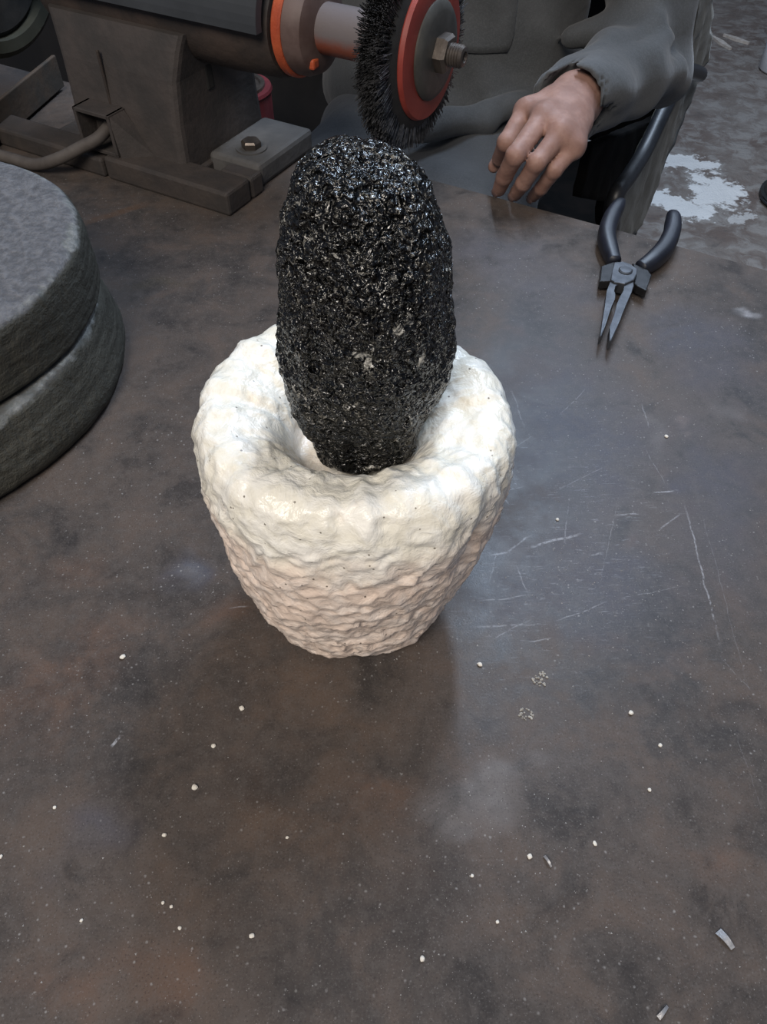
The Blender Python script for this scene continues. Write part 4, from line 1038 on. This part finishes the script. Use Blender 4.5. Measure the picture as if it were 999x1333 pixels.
# trousers over the thighs
kf = Field((-0.42, 0.55, FLOOR + 0.03), (0.40, 1.40, 0.06), 0.008)
kf.chain([HIPL, KNEEL], [0.098, 0.080], 0.05); kf.chain([HIPR, KNEER], [0.098, 0.080], 0.05)
kf.chain([KNEEL, FOOTL], [0.080, 0.060], 0.03); kf.chain([KNEER, FOOTR], [0.080, 0.060], 0.03)
kf.cap((HIPL + HIPR) / 2, (KNEEL + KNEER) / 2 + N_ * 0.10, 0.085, 0.066, 0.06)      # cloth slung between the thighs
kf.perturb(lambda X, Y, Z: 0.0045 * sn(X, Y, Z, (50, 18, 30), 0.9) * sn(X, Y, Z, (10, 26, 14), 0.3) + 0.0016 * sn(X, Y, Z, (30, 70, 20), 2.0))
kf.cut((0, 0, -0.018), (0, 0, 1))
Pk, Fk = kf.mesh()
tro = child('trousers', np_mesh('trousers', Pk, Fk), MAT['trousers']); tro['label'] = 'loose grey cotton trousers over the lap'
m_ = tro.modifiers.new('soften', 'SMOOTH'); m_.factor = 0.5; m_.iterations = 3
# breast pocket low on the tunic front, laid onto the cloth
bvh = BVHTree.FromPolygons([Vector(p) for p in Pt], [tuple(int(i) for i in f) for f in Ft])
pc = at(612, 20, 0.0); 
hit = bvh.ray_cast(cam.location, (Vector(at(612, 22, -1.0)) - cam.location).normalized())
if hit[0]:
    c0 = hit[0]; nn = -N_; W_, H_ = 0.105, 0.10; NX, NY = 14, 12
    bm = bmesh.new(); lay = [[], []]; okp = True
    for j in range(NY + 1):
        r0 = []; r1 = []
        for i in range(NX + 1):
            uu = i / NX - 0.5; vv = j / NY
            inset = max(0.0, 0.18 - vv) ** 2 * 2.2
            p = c0 + E_ * (uu * W_ * (1 - inset)) + Z_ * (vv * H_ - 0.035)
            h2 = bvh.ray_cast(p - N_ * 0.3, N_)
            s = h2[0] if h2[0] else p
            r0.append(bm.verts.new(s + N_ * 0.002)); r1.append(bm.verts.new(s - N_ * 0.0035))
        lay[0].append(r0); lay[1].append(r1)
    for j in range(NY):
        for i in range(NX):
            for L in lay: bm.faces.new((L[j][i], L[j][i + 1], L[j + 1][i + 1], L[j + 1][i]))
    for i in range(NX):
        for j in (0, NY): bm.faces.new((lay[0][j][i], lay[0][j][i + 1], lay[1][j][i + 1], lay[1][j][i]))
    for j in range(NY):
        for i in (0, NX): bm.faces.new((lay[0][j][i], lay[0][j + 1][i], lay[1][j + 1][i], lay[1][j][i]))
    pk_ = mesh_obj('patch_pocket', bm_mesh('pocket', bm), MAT['tunic'], tun, True)
# hair, eyes, sandals
bm = bmesh.new(); R = bmesh.ops.create_uvsphere(bm, u_segments=32, v_segments=20, radius=1.0)
for v in R['verts']:
    l = v.co.copy(); k = 1.05 + 0.02 * noise.noise(l * 9)
    v.co = HEAD - HN * 0.012 + HZ * 0.018 + HX * l.x * 0.078 * k + HN * l.y * 0.088 * k + HZ * l.z * 0.102 * k
child('hair', bm_mesh('hair', bm), MAT['hair'])
for s in (-1, 1):
    bm = bmesh.new(); R = bmesh.ops.create_uvsphere(bm, u_segments=12, v_segments=8, radius=0.011)
    for v in R['verts']: v.co += HEAD + HN * 0.083 + HZ * 0.006 + HX * 0.031 * s
    child('eye', bm_mesh('eye', bm), MAT['eye'])
for ft in (FOOTL, FOOTR):
    bm = bmesh.new(); add_box(bm, frame(Vector((ft.x, ft.y, FLOOR + 0.010)) - N_ * 0.07, E_, N_, Z_), 0.085, 0.26, 0.018, 0.006); child('sandal', bm_mesh('sandal', bm), MAT['leather'], False)

# ------------------------------------------------------------------ chair
CE = -0.232                                             # upright plane of the chair's near side
chair = empty('armchair', en(-0.45, 1.12, FLOOR), ANG)
tag(chair, 'black tubular armchair with an olive-beige canvas side, under the seated person', 'chair')
def sheet(name, pts, ec, th, mat, wr=0.0):
    P = [at_e(u, v, ec) for u, v in pts]
    bm = bmesh.new(); add_prism(bm, P, -E_ * th, 0.0)
    me = bm_mesh(name, bm)
    if wr > 0:
        bm = bmesh.new(); bm.from_mesh(me); bmesh.ops.triangulate(bm, faces=bm.faces)
        bmesh.ops.subdivide_edges(bm, edges=bm.edges, cuts=3, use_grid_fill=True); bmesh.ops.subdivide_edges(bm, edges=bm.edges, cuts=2, use_grid_fill=True)
        for v in bm.verts: v.co += E_ * (wr * noise.noise(v.co * 22) + 0.5 * wr * noise.noise(v.co * 50))
        bm.to_mesh(me); bm.free()
    return mesh_obj(name, me, mat, chair, wr > 0)
sheet('side_panel', [(908, -40), (944, -40), (932, 0), (927, 40), (922, 78), (905, 120), (884, 172), (858, 240), (842, 278), (826, 306), (810, 345), (770, 420), (765, 390), (800, 300), (830, 215), (866, 140), (884, 104), (896, 84), (905, 40)], CE, 0.014, MAT['beige'], 0.007)
bm = bmesh.new(); add_tube(bm, spline([at_e(912, 97, CE + 0.015), at_e(900, 93, CE + 0.016), at_e(889, 95, CE + 0.016), at_e(876, 120, CE + 0.016), at_e(857, 160, CE + 0.016), at_e(838, 200, CE + 0.016), at_e(818, 232, CE + 0.016), at_e(800, 262, CE + 0.016), at_e(792, 330, CE + 0.016), at_e(760, 470, CE + 0.016)], 6), 0.0115, 14)
mesh_obj('armrest_tube', bm_mesh('tube', bm), MAT['blackmetal'], chair, True)
sheet('seat_shade_sheet', [(772, 190), (800, 178), (842, 160), (862, 150), (846, 178), (824, 215), (802, 245), (812, 300), (806, 380), (784, 380), (786, 262), (758, 258)], CE - 0.012, 0.012, MAT['sling'], 0.003)  # black sheet standing in for the shaded gap inside the chair
bm = bmesh.new(); add_box(bm, frame(en(-0.47, 1.16, -0.262), E_, N_, Z_), 0.44, 0.44, 0.05, 0.02); mesh_obj('seat', bm_mesh('seat', bm), MAT['sling'], chair)
bm = bmesh.new(); add_box(bm, frame(en(-0.47, 1.42, 0.03), E_, (N_ * 0.97 - Z_ * -0.24).normalized(), (Z_ * 0.97 + N_ * 0.24).normalized() if False else Z_), 0.44, 0.04, 0.52, 0.015); mesh_obj('backrest', bm_mesh('back', bm), MAT['sling'], chair)
for e in (-0.705, -0.245):
    for n_ in (0.98, 1.36):
        bm = bmesh.new(); add_tube(bm, [en(e, n_, FLOOR), en(e, n_, -0.24)], 0.013, 12); mesh_obj('leg', bm_mesh('leg', bm), MAT['blackmetal'], chair, True)

# ------------------------------------------------------------------ things on the floor behind
def floorspot(u, v): return at(u, v, FLOOR)
p = floorspot(1004, 92)
jug = empty('plastic_jug', (p.x + 0.03, p.y, FLOOR)); tag(jug, 'white plastic jug with a loop handle on the floor, top right', 'jug')
bm = bmesh.new(); add_lathe(bm, Matrix.Translation(jug.location), [(0, 0), (0.062, 0), (0.070, 0.008), (0.070, 0.15), (0.066, 0.19), (0.040, 0.235), (0.026, 0.25), (0.026, 0.275), (0, 0.275)], 40)
mesh_obj('body', bm_mesh('jug', bm), MAT['jug'], jug, True)
bm = bmesh.new(); add_lathe(bm, Matrix.Translation(jug.location), [(0, 0.270), (0.031, 0.270), (0.031, 0.298), (0.027, 0.302), (0, 0.302)], 28); mesh_obj('cap', bm_mesh('cap', bm), MAT['cap'], jug)
bm = bmesh.new(); add_tube(bm, [Vector(jug.location) + Vector((-0.055 + 0.030 * math.cos(a), 0.0 - 0.02, 0.205 + 0.042 * math.sin(a))) for a in [i * 2 * math.pi / 24 for i in range(25)]], 0.008, 10, False)
mesh_obj('handle', bm_mesh('handle', bm), MAT['jug'], jug, True)
p = floorspot(1016, 262)
bk = empty('bucket', (p.x + 0.06, p.y, FLOOR)); tag(bk, 'black plastic bucket upside down on the floor at the right edge', 'bucket')
bm = bmesh.new(); add_lathe(bm, Matrix.Translation(bk.location), [(0.105, 0.0), (0.112, 0.004), (0.112, 0.016), (0.104, 0.018), (0.080, 0.20), (0.076, 0.205), (0.0, 0.205)], 40); mesh_obj('body', bm_mesh('bucket', bm), MAT['bucket'], bk)
bm = bmesh.new(); add_tube(bm, [Vector(bk.location) + Vector((0.116 * math.cos(a), 0.116 * math.sin(a), 0.012 - 0.0 * a)) for a in [math.pi + i * math.pi / 20 for i in range(21)]], 0.003, 8); mesh_obj('bail_handle', bm_mesh('bail', bm), MAT['blackmetal'], bk, True)
for (a, b, lab) in (((927, 49), (951, 65), 'short pale wood strip on the floor beside the beige chair panel'), ((942, 47), (975, 58), 'longer pale wood strip on the floor nearest the white jug')):
    A = floorspot(*a); B = floorspot(*b); d = (B - A).normalized()
    bm = bmesh.new(); w = 0.011; s = Vector((-d.y, d.x, 0))
    add_prism(bm, [A - s * w * .3, A.lerp(B, .5) - s * w, B - s * w * .4, B + s * w * .4, A.lerp(B, .45) + s * w, A + s * w * .3], Z_ * 0.008)
    o = mesh_obj('wood_strip', bm_mesh('strip', bm), MAT['stick']); tag(o, lab, 'wood strip', 'pale wood strips on the floor')
# chest added to turn the background behind the grinder black
ch = empty('backdrop_chest', en(-1.45, 1.75, FLOOR), ANG); tag(ch, 'black chest added to darken the background behind the grinder', 'chest')
def cbox(name, e, n, z, sx, sy, sz, mat, par=ch, bev=0.006):
    bm = bmesh.new(); add_box(bm, frame(en(e, n, z), E_, N_, Z_), sx, sy, sz, bev); return mesh_obj(name, bm_mesh(name, bm), mat, par)
cbox('body', -1.45, 1.75, FLOOR + 0.29, 1.3, 0.55, 0.58, MAT['chest']); cbox('lid', -1.45, 1.75, FLOOR + 0.61, 1.34, 0.59, 0.05, MAT['chest'])
for i in range(3):
    dr = cbox('drawer', -1.88 + i * 0.43, 1.472, FLOOR + 0.29, 0.40, 0.03, 0.50, MAT['chest'])
    cbox('handle', -1.88 + i * 0.43, 1.45, FLOOR + 0.40, 0.12, 0.02, 0.02, MAT['blackmetal'], dr, 0.004)
p = at(305, 135, -0.2)
can = empty('paint_can', (p.x, p.y, FLOOR)); tag(can, 'dark red can half hidden behind the grinder pedestal', 'can')
bm = bmesh.new(); add_lathe(bm, Matrix.Translation(can.location), [(0, 0), (0.07, 0), (0.072, 0.004), (0.07, 0.01), (0.07, 0.44), (0.073, 0.445), (0.071, 0.45), (0, 0.45)], 36); mesh_obj('body', bm_mesh('can', bm), MAT['redcan'], can)
bm = bmesh.new(); add_lathe(bm, Matrix.Translation(can.location), [(0, 0.448), (0.06, 0.448), (0.06, 0.455), (0.052, 0.455), (0.05, 0.451), (0, 0.451)], 36); mesh_obj('lid', bm_mesh('lid', bm), MAT['nut'], can)
print('tris', sum(len(p.vertices) - 2 for o in bpy.data.objects if o.type == 'MESH' for p in o.data.polygons))
